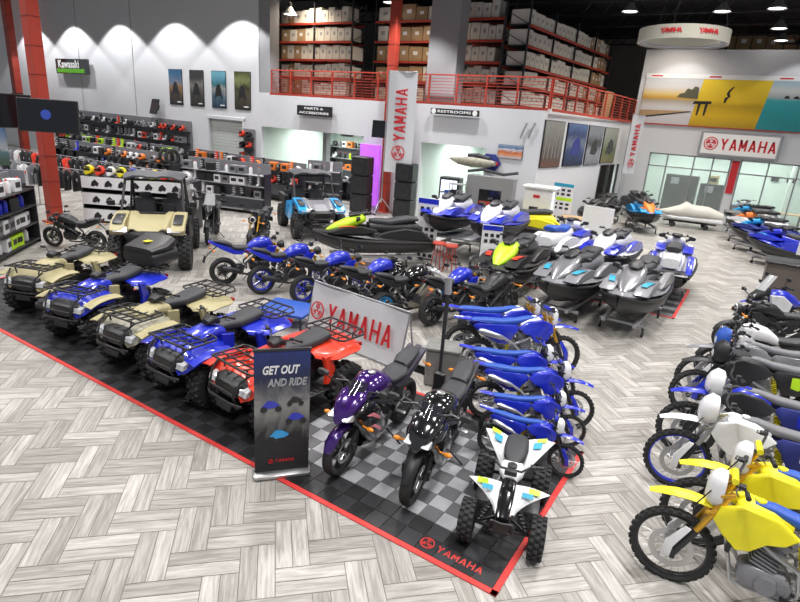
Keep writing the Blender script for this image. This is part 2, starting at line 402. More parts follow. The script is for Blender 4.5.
    fixn(g.build('number_panel', 'blue', b))
    g = G(); g.ribbon([(-.55, .9), (-.8, .94), (-1.0, .97), (-1.14, .99)], [.1, .1, .09, .06], .035, .008); fixn(g.build('rear_fender', 'blue', b))
    g = G(); g.ring([(.2, -.03, .62), (.3, -.08, .52), (.22, -.14, .36), (.02, -.15, .42), (-.2, -.15, .62), (-.34, -.14, .7)], [.02, .022, .02, .022, .022, .024], 8)
    g.ring([(-.34, -.14, .7), (-.4, -.145, .72), (-.72, -.15, .82), (-.78, -.15, .835)], [.025, .045, .052, .03], 12); g.build('exhaust', 'alu', b)
    g = G()
    for q in (-1, 1): g.box(-.12, q*.2, .33, .08, .12, .025)
    g.build('footpeg', 'dark', b); g = G(); g.ring([(-.1, .12, .3), (-.2, .3, .02), (-.17, .33, .0)], .011, 6); g.build('side_stand', 'dark', b)
    g = G()
    for q in (-1, 1): g.box(.33, q*.1, .68, .035, .1, .26, rot=Matrix.Rotation(-.15, 3, 'Y'))
    g.build('radiator', 'black', b)
    g = G(); g.ring([(.5, .07, 1.14), (.66, .13, .85), (.62, .12, .6), (.72, .08, .36)], .006, 5); g.ring([(.38, -.05, 1.15), (.52, -.07, .95), (.3, -.1, .8)], .006, 5); g.build('cable', 'black', b)
    return b
# ================================================================ road bike
def road_bike(kind='sport'):
    b = empty('motorcycle'); F, Rr = .69, -.69
    wheel(b, F, 0, .3, .12, 'road', 'black', 5, 2); wheel(b, Rr, 0, .31, .155, 'road', 'black', 5, 1)
    g = G()
    for q in (-1, 1): g.ring([(F, q*.11, .3), (F-.1, q*.11, .52)], .032, 10); g.box(F-.03, q*.13, .36, .06, .05, .12)
    g.ring([(F, -.12, .3), (F, .12, .3)], .015, 8); g.build('fork', 'dark', b)
    g = G()
    for q in (-1, 1): g.ring([(F-.1, q*.11, .5), (.42, q*.105, .92)], .026, 10)
    g.box(.5, 0, .76, .1, .28, .04, rot=Matrix.Rotation(.42, 3, 'Y')); g.box(.435, 0, .9, .1, .28, .03, rot=Matrix.Rotation(.42, 3, 'Y')); g.build('fork_tube', 'gold' if kind == 'naked' else 'dark', b)
    g = G(); a0 = .35
    g.ribbon([(F+.335*cos(t), .3+.335*sin(t)) for t in [2.75-.3*k for k in range(9)]], [.05]+[.07]*7+[.04], .04, .008); fixn(g.build('front_fender', 'black', b))
    engine(b, .1, .42, 1.1)
    g = G()
    for q in (-1, 1):
        g.ring([(.42, q*.05, .86), (.25, q*.14, .76), (-.05, q*.16, .64), (-.22, q*.13, .5), (-.22, q*.12, .36)], [.03, .04, .04, .035, .025], 8, flat=.6)
        g.ring([(-.08, q*.1, .68), (-.5, q*.09, .82), (-.85, q*.06, .92)], .014, 6)
    g.build('frame', 'dark', b)
    g = G()
    for q in (-1, 1): g.ring([(-.2, q*.1, .42), (-.45, q*.12, .36), (Rr, q*.12, .31)], [.035, .035, .028], 8, flat=1.3); g.box(Rr, q*.12, .31, .1, .03, .06)
    g.box(-.36, 0, .39, .08, .22, .06); g.build('swingarm', 'dark', b)
    g = G(); g.lathe([(.09, 0), (.1, .004), (.09, .008), (.03, .004)], (Rr, .1, .31), n=26, close=True); g.ring([(Rr, .1, .41), (-.16, .1, .45), (-.16, .1, .37), (Rr, .1, .21)], .009, 5); g.build('chain', 'dark', b)
    g = G(); g.loft([(.42, .84, .08, .07, 2.4), (.34, .9, .15, .12, 2.5), (.2, .93, .18, .13, 2.5), (.02, .89, .17, .12, 2.5), (-.12, .83, .12, .08, 2.5), (-.18, .8, .08, .05, 2.5)], 18); t = g.build('fuel_tank', 'blue' if kind == 'naked' else 'gloss', b)
    g = G(); g.lathe([(.045, 0), (.045, .012), (.03, .016), (.001, .016)], (.2, 0, 1.055), 'z', 18); g.build('fuel_cap', 'alu', t)
    g = G(); g.loft([(-.1, .83, .08, .04, 2.4), (-.2, .82, .13, .05, 3), (-.4, .825, .15, .05, 3), (-.5, .85, .12, .05, 3)], 16); g.build('seat', 'seat', b)
    g = G(); g.loft([(-.5, .88, .1, .05, 2.6), (-.6, .93, .12, .05, 3), (-.8, .98, .1, .04, 3), (-.88, .99, .06, .02, 2.4)], 16); g.build('pillion_seat', 'seat', b)
    g = G()
    for q in (-1, 1): g.prism([(-.2, .76), (-.45, .79), (-.6, .86), (-.95, 1.0), (-.98, .97), (-.75, .82), (-.5, .7), (-.3, .68)], q*.06, q*.13)
    g.loft([(-.5, .83, .08, .05, 2.5), (-.8, .92, .07, .045, 2.5), (-.99, .98, .04, .02, 2.2)]); tl = fixn(g.build('tail_cowl', 'black', b))
    g = G(); g.box(-.97, 0, .95, .04, .1, .03); g.build('tail_light', 'redlens', b)
    g = G(); g.ring([(-.8, 0, .88), (-1.0, 0, .72), (-1.08, 0, .6)], [.03, .02, .015], 6, flat=.5); g.box(-1.09, 0, .6, .012, .19, .15, rot=Matrix.Rotation(.3, 3, 'Y')); g.build('plate_holder', 'black', b)
    g = G(); g.ring([(.22, -.06, .55), (.32, -.06, .4), (.2, -.06, .2), (-.1, -.08, .2), (-.3, -.14, .26)], .024, 8)
    g.ring([(-.3, -.14, .26), (-.36, -.16, .3), (-.72, -.2, .42), (-.76, -.2, .43)], [.03, .055, .058, .035], 12); g.build('exhaust', 'dark', b)
    g = G()
    for q in (-1, 1): g.box(-.28, q*.2, .4, .05, .13, .02); g.ring([(-.22, q*.14, .42), (-.4, q*.17, .56)], .012, 6)
    g.build('footpeg', 'alu', b); g = G(); g.ring([(-.1, .12, .22), (-.2, .3, .01), (-.16, .33, .0)], .011, 6); g.build('side_stand', 'dark', b)
    sport = kind == 'sport'
    if sport:
        g = G(); g.loft([(.44, .93, .12, .06, 2.2), (.56, .9, .165, .085, 2.3), (.68, .84, .145, .08, 2.3), (.79, .76, .09, .05, 2.2), (.85, .71, .03, .02, 2)], 20); n = g.build('nose_fairing', 'gloss', b)
        g = G()
        for q in (-1, 1): g.prism([(.84, .76), (.72, .79), (.66, .74), (.72, .71)], q*.055, q*.13)
        fixn(g.build('headlight', 'lens', n))
        g = G(); gr = []
        for i in range(6):
            t = i/5; x, z, w = .74-.26*t, .86+.2*t, .13-.03*t; gr.append([(x-.07*(2*j/6-1)**2, w*(2*j/6-1), z-.02*(2*j/6-1)**2) for j in range(7)])
        g.sheet(gr, .004); g.build('windscreen', 'smoke', b)
        for q in (-1, 1):
            g = G(); g.loft([(.7, .74, .05, .05, 2.4, q*.11), (.6, .7, .08, .14, 2.6, q*.12), (.45, .62, .085, .24, 2.8, q*.125), (.3, .52, .085, .29, 2.8, q*.125), (.15, .42, .075, .22, 2.8, q*.12), (.0, .34, .06, .12, 2.6, q*.11), (-.12, .3, .03, .05, 2.4, q*.1)], 16); f = fixn(g.build('side_fairing', 'gloss', b))
            g = G(); g.prism([(.56, .74), (.42, .72), (.26, .6), (.28, .57), (.44, .68)], q*.204, q*.213); g.prism([(.46, .56), (.36, .54), (.2, .42), (.22, .39), (.36, .5)], q*.206, q*.213); fixn(g.build('stripe', 'pink', f))
        g = G(); g.loft([(-.05, .26, .1, .06, 2.4), (.2, .22, .14, .07, 2.4), (.4, .26, .1, .07, 2.4)]); g.build('belly_pan', 'gloss', b)
        g = G()
        for q in (-1, 1):
            g.ring([(.42, q*.1, .93), (.36, q*.2, .93), (.28, q*.35, .9)], .012, 8); g.ring([(.31, q*.27, .91), (.27, q*.36, .9)], .019, 10)
        g.build('handlebar', 'black', b); g = G()
        for q in (-1, 1): g.ring([(.38, q*.18, .96), (.4, q*.34, .93)], .006, 6)
        g.build('lever', 'alu', b)
        my, mx, mz = .34, .6, 1.08
    else:
        g = G(); g.lathe([(.001, .1), (.07, .09), (.095, .05), (.09, 0), (.05, -.06), (.001, -.07)], (.6, 0, .86), 'x', 18); g.build('headlight', 'black', b)
        g = G(); g.lathe([(.001, .006), (.08, .0), (.085, -.01)], (.69, 0, .86), 'x', 18); g.build('headlight_lens', 'lens', b)
        gripbar(b, .4, 1.0, .38, .05, .1); g = G(); g.box(.47, 0, 1.02, .06, .14, .08); g.build('instrument_panel', 'black', b)
        g = G()
        for q in (-1, 1): g.prism([(.48, .86), (.3, .86), (.1, .72), (.2, .62), (.4, .7)], q*.14, q*.2)
        fixn(g.build('radiator_shroud', 'blue', b)); my, mx, mz = .36, .42, 1.18
        g = G(); g.box(.36, 0, .55, .05, .3, .3); g.build('radiator', 'black', b)
    for q in (-1, 1):
        g = G(); g.ring([(mx-.1, q*.18, mz-.14), (mx, q*my, mz-.02)], .008, 6); g.loft([(-.02, 0, .075, .035, 2.4), (.02, 0, .06, .03, 2.4)])
        n0 = len(g.v)-28
        for i in range(n0, len(g.v)): v = g.v[i]; g.v[i] = (v[0]+mx, v[1]+q*(my+.05), v[2]+mz)
        g.build('mirror', 'black', b)
        for x, y, z in ((.6, .25, .62 if sport else .78), (-.92, .17, .8)):
            g = G(); g.ring([(x, q*.12, z+.02), (x, q*y, z)], .009, 6); g.ball((x, q*(y+.03), z), (.03, .045, .024), 8, 6); g.build('indicator', 'amber', b)
    return b
def scooter_adv():
    # tall touring motorcycle with screen and hand guards
    b = empty('motorcycle'); F, Rr = .76, -.76
    wheel(b, F, 0, .335, .1, 'wire', 'black', disc=2); wheel(b, Rr, 0, .32, .14, 'wire', 'black')
    g = G()
    for q in (-1, 1): g.ring([(F, q*.11, .33), (.43, q*.1, 1.03)], [.033, .026], 10)
    g.build('fork', 'dark', b)
    g = G(); g.ribbon([(F+.4*cos(t), .335+.4*sin(t)) for t in [2.3-.28*k for k in range(7)]], .07, .03, .008); fixn(g.build('front_fender', 'black', b))
    engine(b, .08, .42, 1.2)
    g = G()
    for q in (-1, 1):
        g.ring([(.4, q*.05, .95), (.2, q*.14, .75), (-.15, q*.14, .6), (-.25, q*.12, .36), (.2, q*.12, .24), (.38, q*.06, .6)], .022, 8)
        g.ring([(-.15, q*.1, .75), (-.9, q*.12, .95)], .014, 6); g.ring([(-.25, q*.11, .4), (Rr, q*.11, .32)], .028, 8)
    g.build('frame', 'dark', b)
    g = G(); g.loft([(.5, .98, .08, .08, 2.4), (.4, .98, .17, .15, 2.6), (.2, .98, .19, .16, 2.6), (.0, .92, .15, .13, 2.6), (-.1, .88, .1, .08, 2.4)], 18); g.build('fuel_tank', 'blue', b)
    g = G(); g.loft([(-.05, .9, .1, .04, 2.6), (-.3, .88, .15, .05, 3), (-.5, .92, .15, .06, 3), (-.85, .96, .12, .05, 3), (-.92, .97, .08, .02, 2.4)], 16); g.build('seat', 'seat', b)
    g = G(); g.loft([(.5, 1.08, .1, .1, 2.4), (.62, 1.06, .15, .13, 2.4), (.76, .98, .1, .09, 2.3), (.86, .92, .03, .03, 2)], 18); g.build('front_cowl', 'black', b)
    g = G(); g.box(.78, 0, 1.0, .06, .16, .07, rot=Matrix.Rotation(.5, 3, 'Y')); g.build('headlight', 'lens', b)
    g = G(); g.ribbon([(.62, .93), (.8, .92), (1.0, .86)], [.07, .07, .02], .02, .01); fixn(g.build('beak', 'blue', b))
    g = G(); gr = [[(.72-.2*i/5-.06*(2*j/6-1)**2, .15*(2*j/6-1)*(1-.04*i), 1.12+.3*i/5) for j in range(7)] for i in range(6)]; g.sheet(gr, .004); g.build('windscreen', 'glass', b)
    gripbar(b, .4, 1.18, .4, .05, .1)
    for q in (-1, 1):
        g = G(); g.prism([(.56, 1.05), (.3, 1.05), (.1, .9), (.15, .7), (.4, .62), (.5, .8)], q*.15, q*.22); fixn(g.build('side_cowl', 'blue', b))
        g = G(); g.sheet([[(.44+.04*sin(j), q*(.28+.05*j), 1.2+.06*i) for j in range(4)] for i in range(2)], .01); g.build('hand_guard', 'black', b)
        g = G(); g.ring([(.36, q*.2, 1.2), (.38, q*.3, 1.38)], .007, 6); g.ball((.38, q*.33, 1.4), (.02, .07, .045), 10, 6); g.build('mirror', 'black', b)
    g = G(); g.ribbon([(-.8, .9), (-.98, .86), (-1.1, .7)], [.09, .09, .07], .02, .01); fixn(g.build('rear_fender', 'black', b))
    g = G(); g.ring([(-.2, -.15, .35), (-.4, -.18, .4), (-.85, -.2, .6)], [.02, .05, .055], 12); g.build('exhaust', 'alu', b)
    g = G(); g.ring([(-.1, .12, .28), (-.2, .32, .01), (-.15, .35, .0)], .011, 6); g.build('side_stand', 'dark', b)
    return b
# ================================================================ all terrain vehicles
def surf(fx, xs, fw, fz, n=10, th=.012):
    # fx grid: x, half width(x), z(x, t) with t in -1..1
    return [[(x, fw(x)*(2*j/n-1), fz(x, 2*j/n-1)) for j in range(n+1)] for x in xs]
def lerp(pts, x):
    if x <= pts[0][0]: return pts[0][1]
    for (a, p), (c, q) in zip(pts, pts[1:]):
        if x <= c: return p+(q-p)*(x-a)/(c-a)
    return pts[-1][1]
def rack(p, x0, x1, w, z, m='black', nb=5, rise=.04, front=1):
    g = G(); r = .013
    g.ring([(x0, -w*.8, z), (x0+(x1-x0)*.1, -w, z+.0), (x1-(x1-x0)*.1, -w, z), (x1, -w*.8, z+rise), (x1, w*.8, z+rise), (x1-(x1-x0)*.1, w, z), (x0+(x1-x0)*.1, w, z), (x0, w*.8, z), (x0, -w*.8, z)], r*1.2, 8)
    for k in range(nb):
        y = -w*.7+1.4*w*k/(nb-1); g.ring([(x0, y, z), ((x0+x1)/2, y, z-.005), (x1, y, z+rise)], r*.8, 6)
    for x in (x0+(x1-x0)*.33, x0+(x1-x0)*.67): g.ring([(x, -w, z), (x, w, z)], r, 6)
    for q in (-1, 1):
        for x in (x0+(x1-x0)*.2, x0+(x1-x0)*.8): g.ring([(x, q*w*.6, z), (x, q*w*.55, z-.12)], r, 6)
    return g.build('front_rack' if front > 0 else 'rear_rack', m, p)
def quad(body='blue'):
    b = empty('all_terrain_vehicle')
    for x in (.62, -.62):
        for q in (-1, 1): wheel(b, x, q*.46, .315, .24, 'quad', 'dark', disc=0)
    g = G(); g.loft([(-.75, .42, .14, .1, 3), (-.3, .42, .18, .13, 3), (.4, .42, .18, .12, 3), (.78, .46, .14, .1, 3)], 12)
    for x in (.62, -.62):
        for q in (-1, 1):
            g.ring([(x-.12, q*.12, .36), (x, q*.36, .3)], .02, 6); g.ring([(x+.12, q*.12, .36), (x, q*.36, .3)], .02, 6); g.ring([(x, q*.36, .34), (x-.02, q*.2, .74)], .028, 8)
            for k in range(6): g.lathe([(.034, -.008), (.045, 0), (.034, .008)], (x, q*(.34-.02*k), .42+.045*k), 'z', 10, True)
    g.build('chassis', 'dark', b)
    engine(b, .0, .46, 1.2)
    # front bodywork: nose in the middle, flared fenders at the sides
    fw = [(.16, .2), (.26, .34), (.36, .52), (.5, .57), (.8, .56), (.95, .46), (1.02, .3)]
    xs = [.18, .26, .34, .42, .52, .62, .72, .82, .9, .97, 1.02]
    def z1(x, t):
        a = abs(t); arch = .77+.05*cos((x-.62)*3.2); mid = .84-.1*max(0, x-.7)/.3
        s_ = min(1, max(0, (a-.42)/.16)); z = mid*(1-s_)+(arch-.02)*s_
        return z-.12*max(0, a-.8)/.2*.6-(.16*max(0, x-.85)/.17)
    g = G(); g.sheet(surf(0, xs, lambda x: lerp(fw, x), z1, 14), .02); fixn(g.build('front_body', body, b))
    g = G(); g.loft([(.1, .85, .16, .09, 2.4), (.3, .9, .2, .09, 2.6), (.5, .88, .2, .07, 2.6), (.66, .85, .17, .04, 2.5)], 16); g.build('tank_cover', body, b)
    g = G(); g.loft([(.8, .66, .36, .11, 3), (.96, .64, .33, .12, 3), (1.03, .62, .24, .09, 2.6)], 16); g.build('front_grille', 'black', b)
    for q in (-1, 1): g = G(); g.prism([(.9, .72), (1.0, .69), (1.02, .62), (.92, .63)], q*.2, q*.4); fixn(g.build('headlight', 'lens', b))
    for q in (-1, 1):
        g = G(); g.sheet([[(x, q*(.42+.17*j/3), .79+.035*cos((x-.62)*5)-.03*(j/3)**2-.13*max(0, x-.84)) for j in range(4)] for x in (.3, .4, .5, .6, .7, .8, .9, .98)], .016); g.build('fender_flare', body, b)
    fr = [(-1.02, .34), (-.95, .46), (-.85, .54), (-.4, .57), (-.28, .48), (-.2, .3)]
    xs = [-1.02, -.97, -.9, -.8, -.7, -.6, -.5, -.4, -.32, -.25, -.2]
    def z2(x, t):
        a = abs(t); return .8+.06*cos((x+.62)*2.6)-.1*max(0, a-.78)/.22*.6+.02*(a < .5)
    g = G(); g.sheet(surf(0, xs, lambda x: lerp(fr, x), z2, 14), .02)
    for q in (-1, 1): g.prism([(-.2, .84), (-.34, .84), (-.42, .6), (-.3, .4), (-.24, .42), (-.26, .6)], q*.42, q*.48)
    fixn(g.build('rear_body', body, b))
    g = G()
    for q in (-1, 1): g.prism([(.2, .62), (-.02, .56), (-.02, .82), (.2, .86)], q*.14, q*.2)
    fixn(g.build('side_panel', body, b))
    g = G(); g.loft([(.12, .9, .09, .05, 2.4), (.0, .91, .13, .07, 2.8), (-.2, .9, .17, .075, 3), (-.42, .93, .19, .08, 3), (-.6, .96, .18, .07, 3), (-.66, .95, .14, .03, 2.6)], 18); g.build('seat', 'seat', b)
    g = G()
    for q in (-1, 1):
        g.box(.0, q*.36, .33, .62, .26, .03, bev=.3)
        for k in range(5): g.box(-.2+.1*k, q*.36, .355, .03, .22, .02)
    g.build('footboard', 'black', b)
    gripbar(b, .24, 1.08, .38, .05, .12, 'dark'); g = G(); g.loft([(.14, 1.02, .09, .05, 2.6), (.26, 1.06, .11, .06, 2.6), (.34, 1.03, .08, .04, 2.4)]); g.build('instrument_pod', 'black', b)
    rack(b, .42, 1.0, .42, .92); rack(b, -.58, -1.08, .42, .95, front=-1)
    g = G()
    for q in (-1, 1): g.ring([(.8, q*.2, .35), (1.0, q*.24, .42), (1.1, q*.26, .6), (1.02, q*.3, .8), (.9, q*.34, .88)], .016, 8)
    g.ring([(1.05, -.36, .5), (1.12, -.22, .52), (1.12, .22, .52), (1.05, .36, .5)], .018, 8); g.ring([(1.02, -.25, .42), (1.02, .25, .42)], .016, 8); g.ring([(1.1, -.26, .64), (1.1, .26, .64)], .014, 8)
    g.box(1.02, 0, .38, .12, .3, .1, rot=Matrix.Rotation(-.4, 3, 'Y')); g.build('front_bumper', 'black', b)
    g = G()
    for q in (-1, 1): g.box(-1.04, q*.33, .78, .03, .09, .05)
    g.build('tail_light', 'redlens', b)
    g = G(); g.ring([(-.3, -.2, .5), (-.5, -.24, .62), (-1.0, -.24, .66)], [.02, .055, .06], 12); g.ring([(-.95, 0, .36), (-1.1, 0, .36)], .025, 8); g.build('exhaust', 'dark', b)
    return b
def kid_quad():
    b = empty('youth_quad')
    for x, w, r in ((.46, .15, .2), (-.44, .19, .2)):
        for q in (-1, 1): wheel(b, x, q*(.34 if x > 0 else .31), r, w, 'quad', 'dark', disc=0)
    g = G(); g.loft([(-.5, .27, .07, .05, 3), (-.2, .28, .1, .08, 3), (.2, .27, .1, .07, 3), (.5, .3, .07, .05, 3)], 12)
    for q in (-1, 1):
        g.ring([(.36, q*.07, .25), (.46, q*.26, .2)], .014, 6); g.ring([(.54, q*.07, .25), (.46, q*.26, .2)], .014, 6); g.ring([(.46, q*.24, .22), (.42, q*.12, .48)], .022, 8)
        for k in range(6): g.lathe([(.026, -.006), (.034, 0), (.026, .006)], (.455-.006*k, q*(.23-.02*k), .26+.035*k), 'z', 10, True)
    g.ring([(-.44, -.3, .2), (-.44, .3, .2)], .02, 8); g.build('chassis', 'dark', b); engine(b, .0, .33, .75)
    for q in (-1, 1):
        # swept pointed front wing with its inner edge along the nose
        g = G(); gr = []
        for i in range(7):
            t = i/6; x = .6-.36*t; gr.append([(x-.05*(j/4)*(1-t), q*(.07+(.02+.31*t**1.5)*(j/4)), .46+.1*t+.02*sin(PI*j/4)-.02*(j/4)) for j in range(5)])
        g.sheet(gr, .012); f = fixn(g.build('front_fender', 'white', b))
        g = G(); g.sheet([[(.33-.06*i/2-.0*j, q*(.2+.035*j), .565+.02*i/2) for j in range(4)] for i in range(3)], .003); g.build('decal', 'lime', f)
        g = G(); g.sheet([[(.4-.05*i/2-.0*j, q*(.14+.035*j), .56+.02*i/2) for j in range(4)] for i in range(3)], .003); g.build('decal', 'teal', f)
        g = G(); gr = []
        for i in range(7):
            t = i/6; x = -.14-.44*t; gr.append([(x-.12*(j/4)*t, q*(.09+(.03+.27*t)*(j/4)), .5+.09*t+.03*sin(PI*j/4)-.02*(j/4)) for j in range(5)])
        g.sheet(gr, .012); f = fixn(g.build('rear_fender', 'white', b))
        g = G(); g.sheet([[(-.42-.1*i/2-.02*j, q*(.17+.03*j), .6+.02*i/2) for j in range(4)] for i in range(3)], .003); g.build('decal', 'teal', f)
        g = G(); g.sheet([[(-.54-.06*i/2-.02*j, q*(.2+.035*j), .62+.012*i/2) for j in range(4)] for i in range(3)], .003); g.build('decal', 'lime', f)
        g = G(); g.box(-.02, q*.24, .2, .3, .18, .02); g.build('footboard', 'black', b)
    g = G(); g.loft([(.62, .42, .06, .03, 2.4), (.5, .47, .08, .05, 2.6), (.3, .53, .08, .05, 2.6), (.2, .56, .07, .04, 2.4)], 14); g.build('nose_cowl', 'gloss', b)
    g = G(); g.loft([(.2, .57, .06, .05, 2.4), (.12, .6, .12, .06, 2.6), (.0, .6, .13, .06, 2.6), (-.1, .58, .1, .05, 2.4)], 16); t = g.build('tank_cover', 'white', b)
    g = G(); g.lathe([(.05, 0), (.05, .025), (.03, .03), (.001, .03)], (.08, 0, .655), 'z', 16); g.build('fuel_cap', 'black', t)
    g = G(); g.loft([(-.02, .63, .06, .03, 2.4), (-.12, .64, .11, .05, 3), (-.3, .63, .13, .055, 3), (-.46, .65, .12, .05, 3), (-.54, .66, .08, .02, 2.5)], 16); g.build('seat', 'seat', b)
    g = G(); g.loft([(-.5, .58, .1, .05, 3), (-.62, .6, .08, .03, 3)]); g.build('tail_cowl', 'white', b)
    gripbar(b, .26, .74, .3, .04, .08, 'dark')
    g = G(); g.box(.28, 0, .72, .05, .12, .06); g.build('bar_cover', 'black', b)
    g = G()
    for q in (-1, 1): g.ring([(.5, q*.05, .24), (.62, q*.1, .3), (.66, q*.09, .42)], .014, 8)
    g.ring([(.64, -.1, .3), (.66, 0, .3), (.64, .1, .3)], .014, 8); g.ring([(.66, -.09, .42), (.68, 0, .42), (.66, .09, .42)], .014, 8); g.box(.66, 0, .36, .02, .14, .1); g.build('front_bumper', 'black', b)
    return b
def side_by_side():
    b = empty('side_by_side_vehicle')
    for x in (1.05, -1.05):
        for q in (-1, 1): wheel(b, x, q*.7, .38, .28, 'quad', 'dark', disc=0)
    g = G(); g.box(0, 0, .42, 2.5, .8, .16)
    for x in (1.05, -1.05):
        for q in (-1, 1):
            g.ring([(x-.2, q*.3, .45), (x, q*.6, .38)], .028, 6); g.ring([(x+.2, q*.3, .45), (x, q*.6, .38)], .028, 6); g.ring([(x, q*.58, .45), (x-.05, q*.34, .98)], .04, 8)
    g.build('chassis', 'dark', b)
    g = G(); gr = []
    for i in range(8):
        t = i/7; x = 1.42-.92*t; w = .42+.1*t; gr.append([(x, w*(2*j/12-1), .9+.22*sin(t*PI/2)+.05*(abs(2*j/12-1) > .55)-.09*(abs(2*j/12-1) > .9)) for j in range(13)])
    g.sheet(gr, .03); fixn(g.build('hood', 'tan', b))
    for q in (-1, 1):
        g = G(); g.prism([(1.5, .95), (1.3, 1.08), (.8, 1.18), (.5, 1.2), (.5, 1.08), (.9, 1.04), (1.25, .93), (1.45, .85)], q*.46, q*.74); fixn(g.build('front_fender', 'tan', b))
        g = G(); g.prism([(1.36, 1.07), (.9, 1.165), (.82, 1.19), (1.3, 1.12)], q*.5, q*.69); fixn(g.build('lamp_recess', 'black', b))
        g = G(); g.prism([(1.52, .93), (1.4, 1.0), (1.3, .93), (1.42, .86)], q*.4, q*.66); fixn(g.build('headlight', 'lens', b))
        g = G(); g.prism([(.5, 1.12), (-.3, .98), (-.45, .5), (.35, .42), (.55, .7)], q*.7, q*.76); d = fixn(g.build('door', 'tan', b))
        g = G(); g.ring([(.3, q*.77, .9), (.1, q*.78, .88)], .014, 6); g.build('door_handle', 'black', d)
        g = G(); g.prism([(-.5, 1.12), (-1.45, 1.12), (-1.5, .95), (-1.3, .86), (-1.05, .85), (-.75, .78), (-.55, .6)], q*.62, q*.76); fixn(g.build('rear_fender', 'black', b))
    g = G(); g.loft([(1.3, .75, .45, .16, 3.5), (1.46, .78, .42, .15, 3.5), (1.53, .76, .3, .1, 3)], 16)
    for k in range(5): g.box(1.53, 0, .66+.05*k, .03, .5, .015)
    g.build('grille', 'black', b)
    g = G(); g.ring([(1.4, -.4, .5), (1.6, -.35, .55), (1.62, .35, .55), (1.4, .4, .5)], .025, 8); g.ring([(1.6, -.3, .7), (1.62, .3, .7)], .02, 8)
    for q in (-1, 1): g.ring([(1.4, q*.2, .45), (1.6, q*.2, .55), (1.6, q*.2, .75)], .02, 8)
    g.box(1.55, 0, .5, .14, .34, .12); g.build('front_bumper', 'black', b)
    g = G()
    for q in (-1, 1):
        g.ring([(.55, q*.66, 1.1), (.12, q*.6, 1.84), (-.6, q*.58, 1.88), (-.95, q*.62, 1.1)], .03, 8)
        g.ring([(-.6, q*.58, 1.86), (-.5, q*.64, 1.0)], .026, 8)
    for x, z in ((.12, 1.84), (-.6, 1.87)): g.ring([(x, -.6, z), (x, .6, z)], .026, 8)
    g.ring([(-.55, -.6, 1.3), (-.55, .6, 1.3)], .024, 8); g.build('roll_cage', 'dark', b)
    g = G(); gr = []
    for i in range(9):
        t = i/8; x = .32-1.2*t; gr.append([(x-.06*(2*j/12-1)**2, (.6+.06*sin(PI*t))*(2*j/12-1), 1.9+.05*sin(PI*t)-.05*(2*j/12-1)**4+.025*(.25 < abs(2*j/12-1) < .7)) for j in range(13)])
    g.sheet(gr, .04); g.build('roof', mat('dark_grey_roof', (.075, .077, .09), .45), b)
    for q in (-1, 1):
        g = G(); g.box(-.2, q*.3, .72, .5, .46, .16, bev=.3); g.box(-.46, q*.3, 1.05, .14, .46, .64, rot=Matrix.Rotation(-.18, 3, 'Y'), bev=.3); g.box(-.53, q*.3, 1.4, .1, .26, .16, bev=.3); g.build('seat', 'seat', b)
    g = G(); g.loft([(.42, 1.05, .6, .12, 3), (.6, 1.08, .6, .1, 3)]); g.build('dashboard', 'black', b)
    g = G()
    t_ = [Vector((.28+.05*sin(2*PI*k/18), .3+.17*cos(2*PI*k/18), 1.18+.16*sin(2*PI*k/18))) for k in range(19)]; g.ring(t_, .014, 6, cap=False); g.ring([(.4, .3, 1.08), (.28, .3, 1.18)], .02, 6)
    for k in range(3): g.ring([(.28, .3, 1.18), t_[6*k+1]], .01, 5)
    g.build('steering_wheel', 'black', b)
    g = G(); g.box(-1.15, 0, .92, .8, 1.1, .04)
    for q in (-1, 1): g.box(-1.15, q*.54, 1.05, .8, .04, .26)
    g.box(-1.54, 0, 1.05, .04, 1.1, .26); g.box(-.76, 0, 1.05, .04, 1.1, .26); g.build('cargo_bed', 'black', b)
    g = G()
    for q in (-1, 1): g.ring([(.4, q*.64, 1.3), (.46, q*.8, 1.34)], .01, 6); g.box(.46, q*.86, 1.36, .04, .16, .12, bev=.3)
    g.build('mirror', 'black', b)
    return b
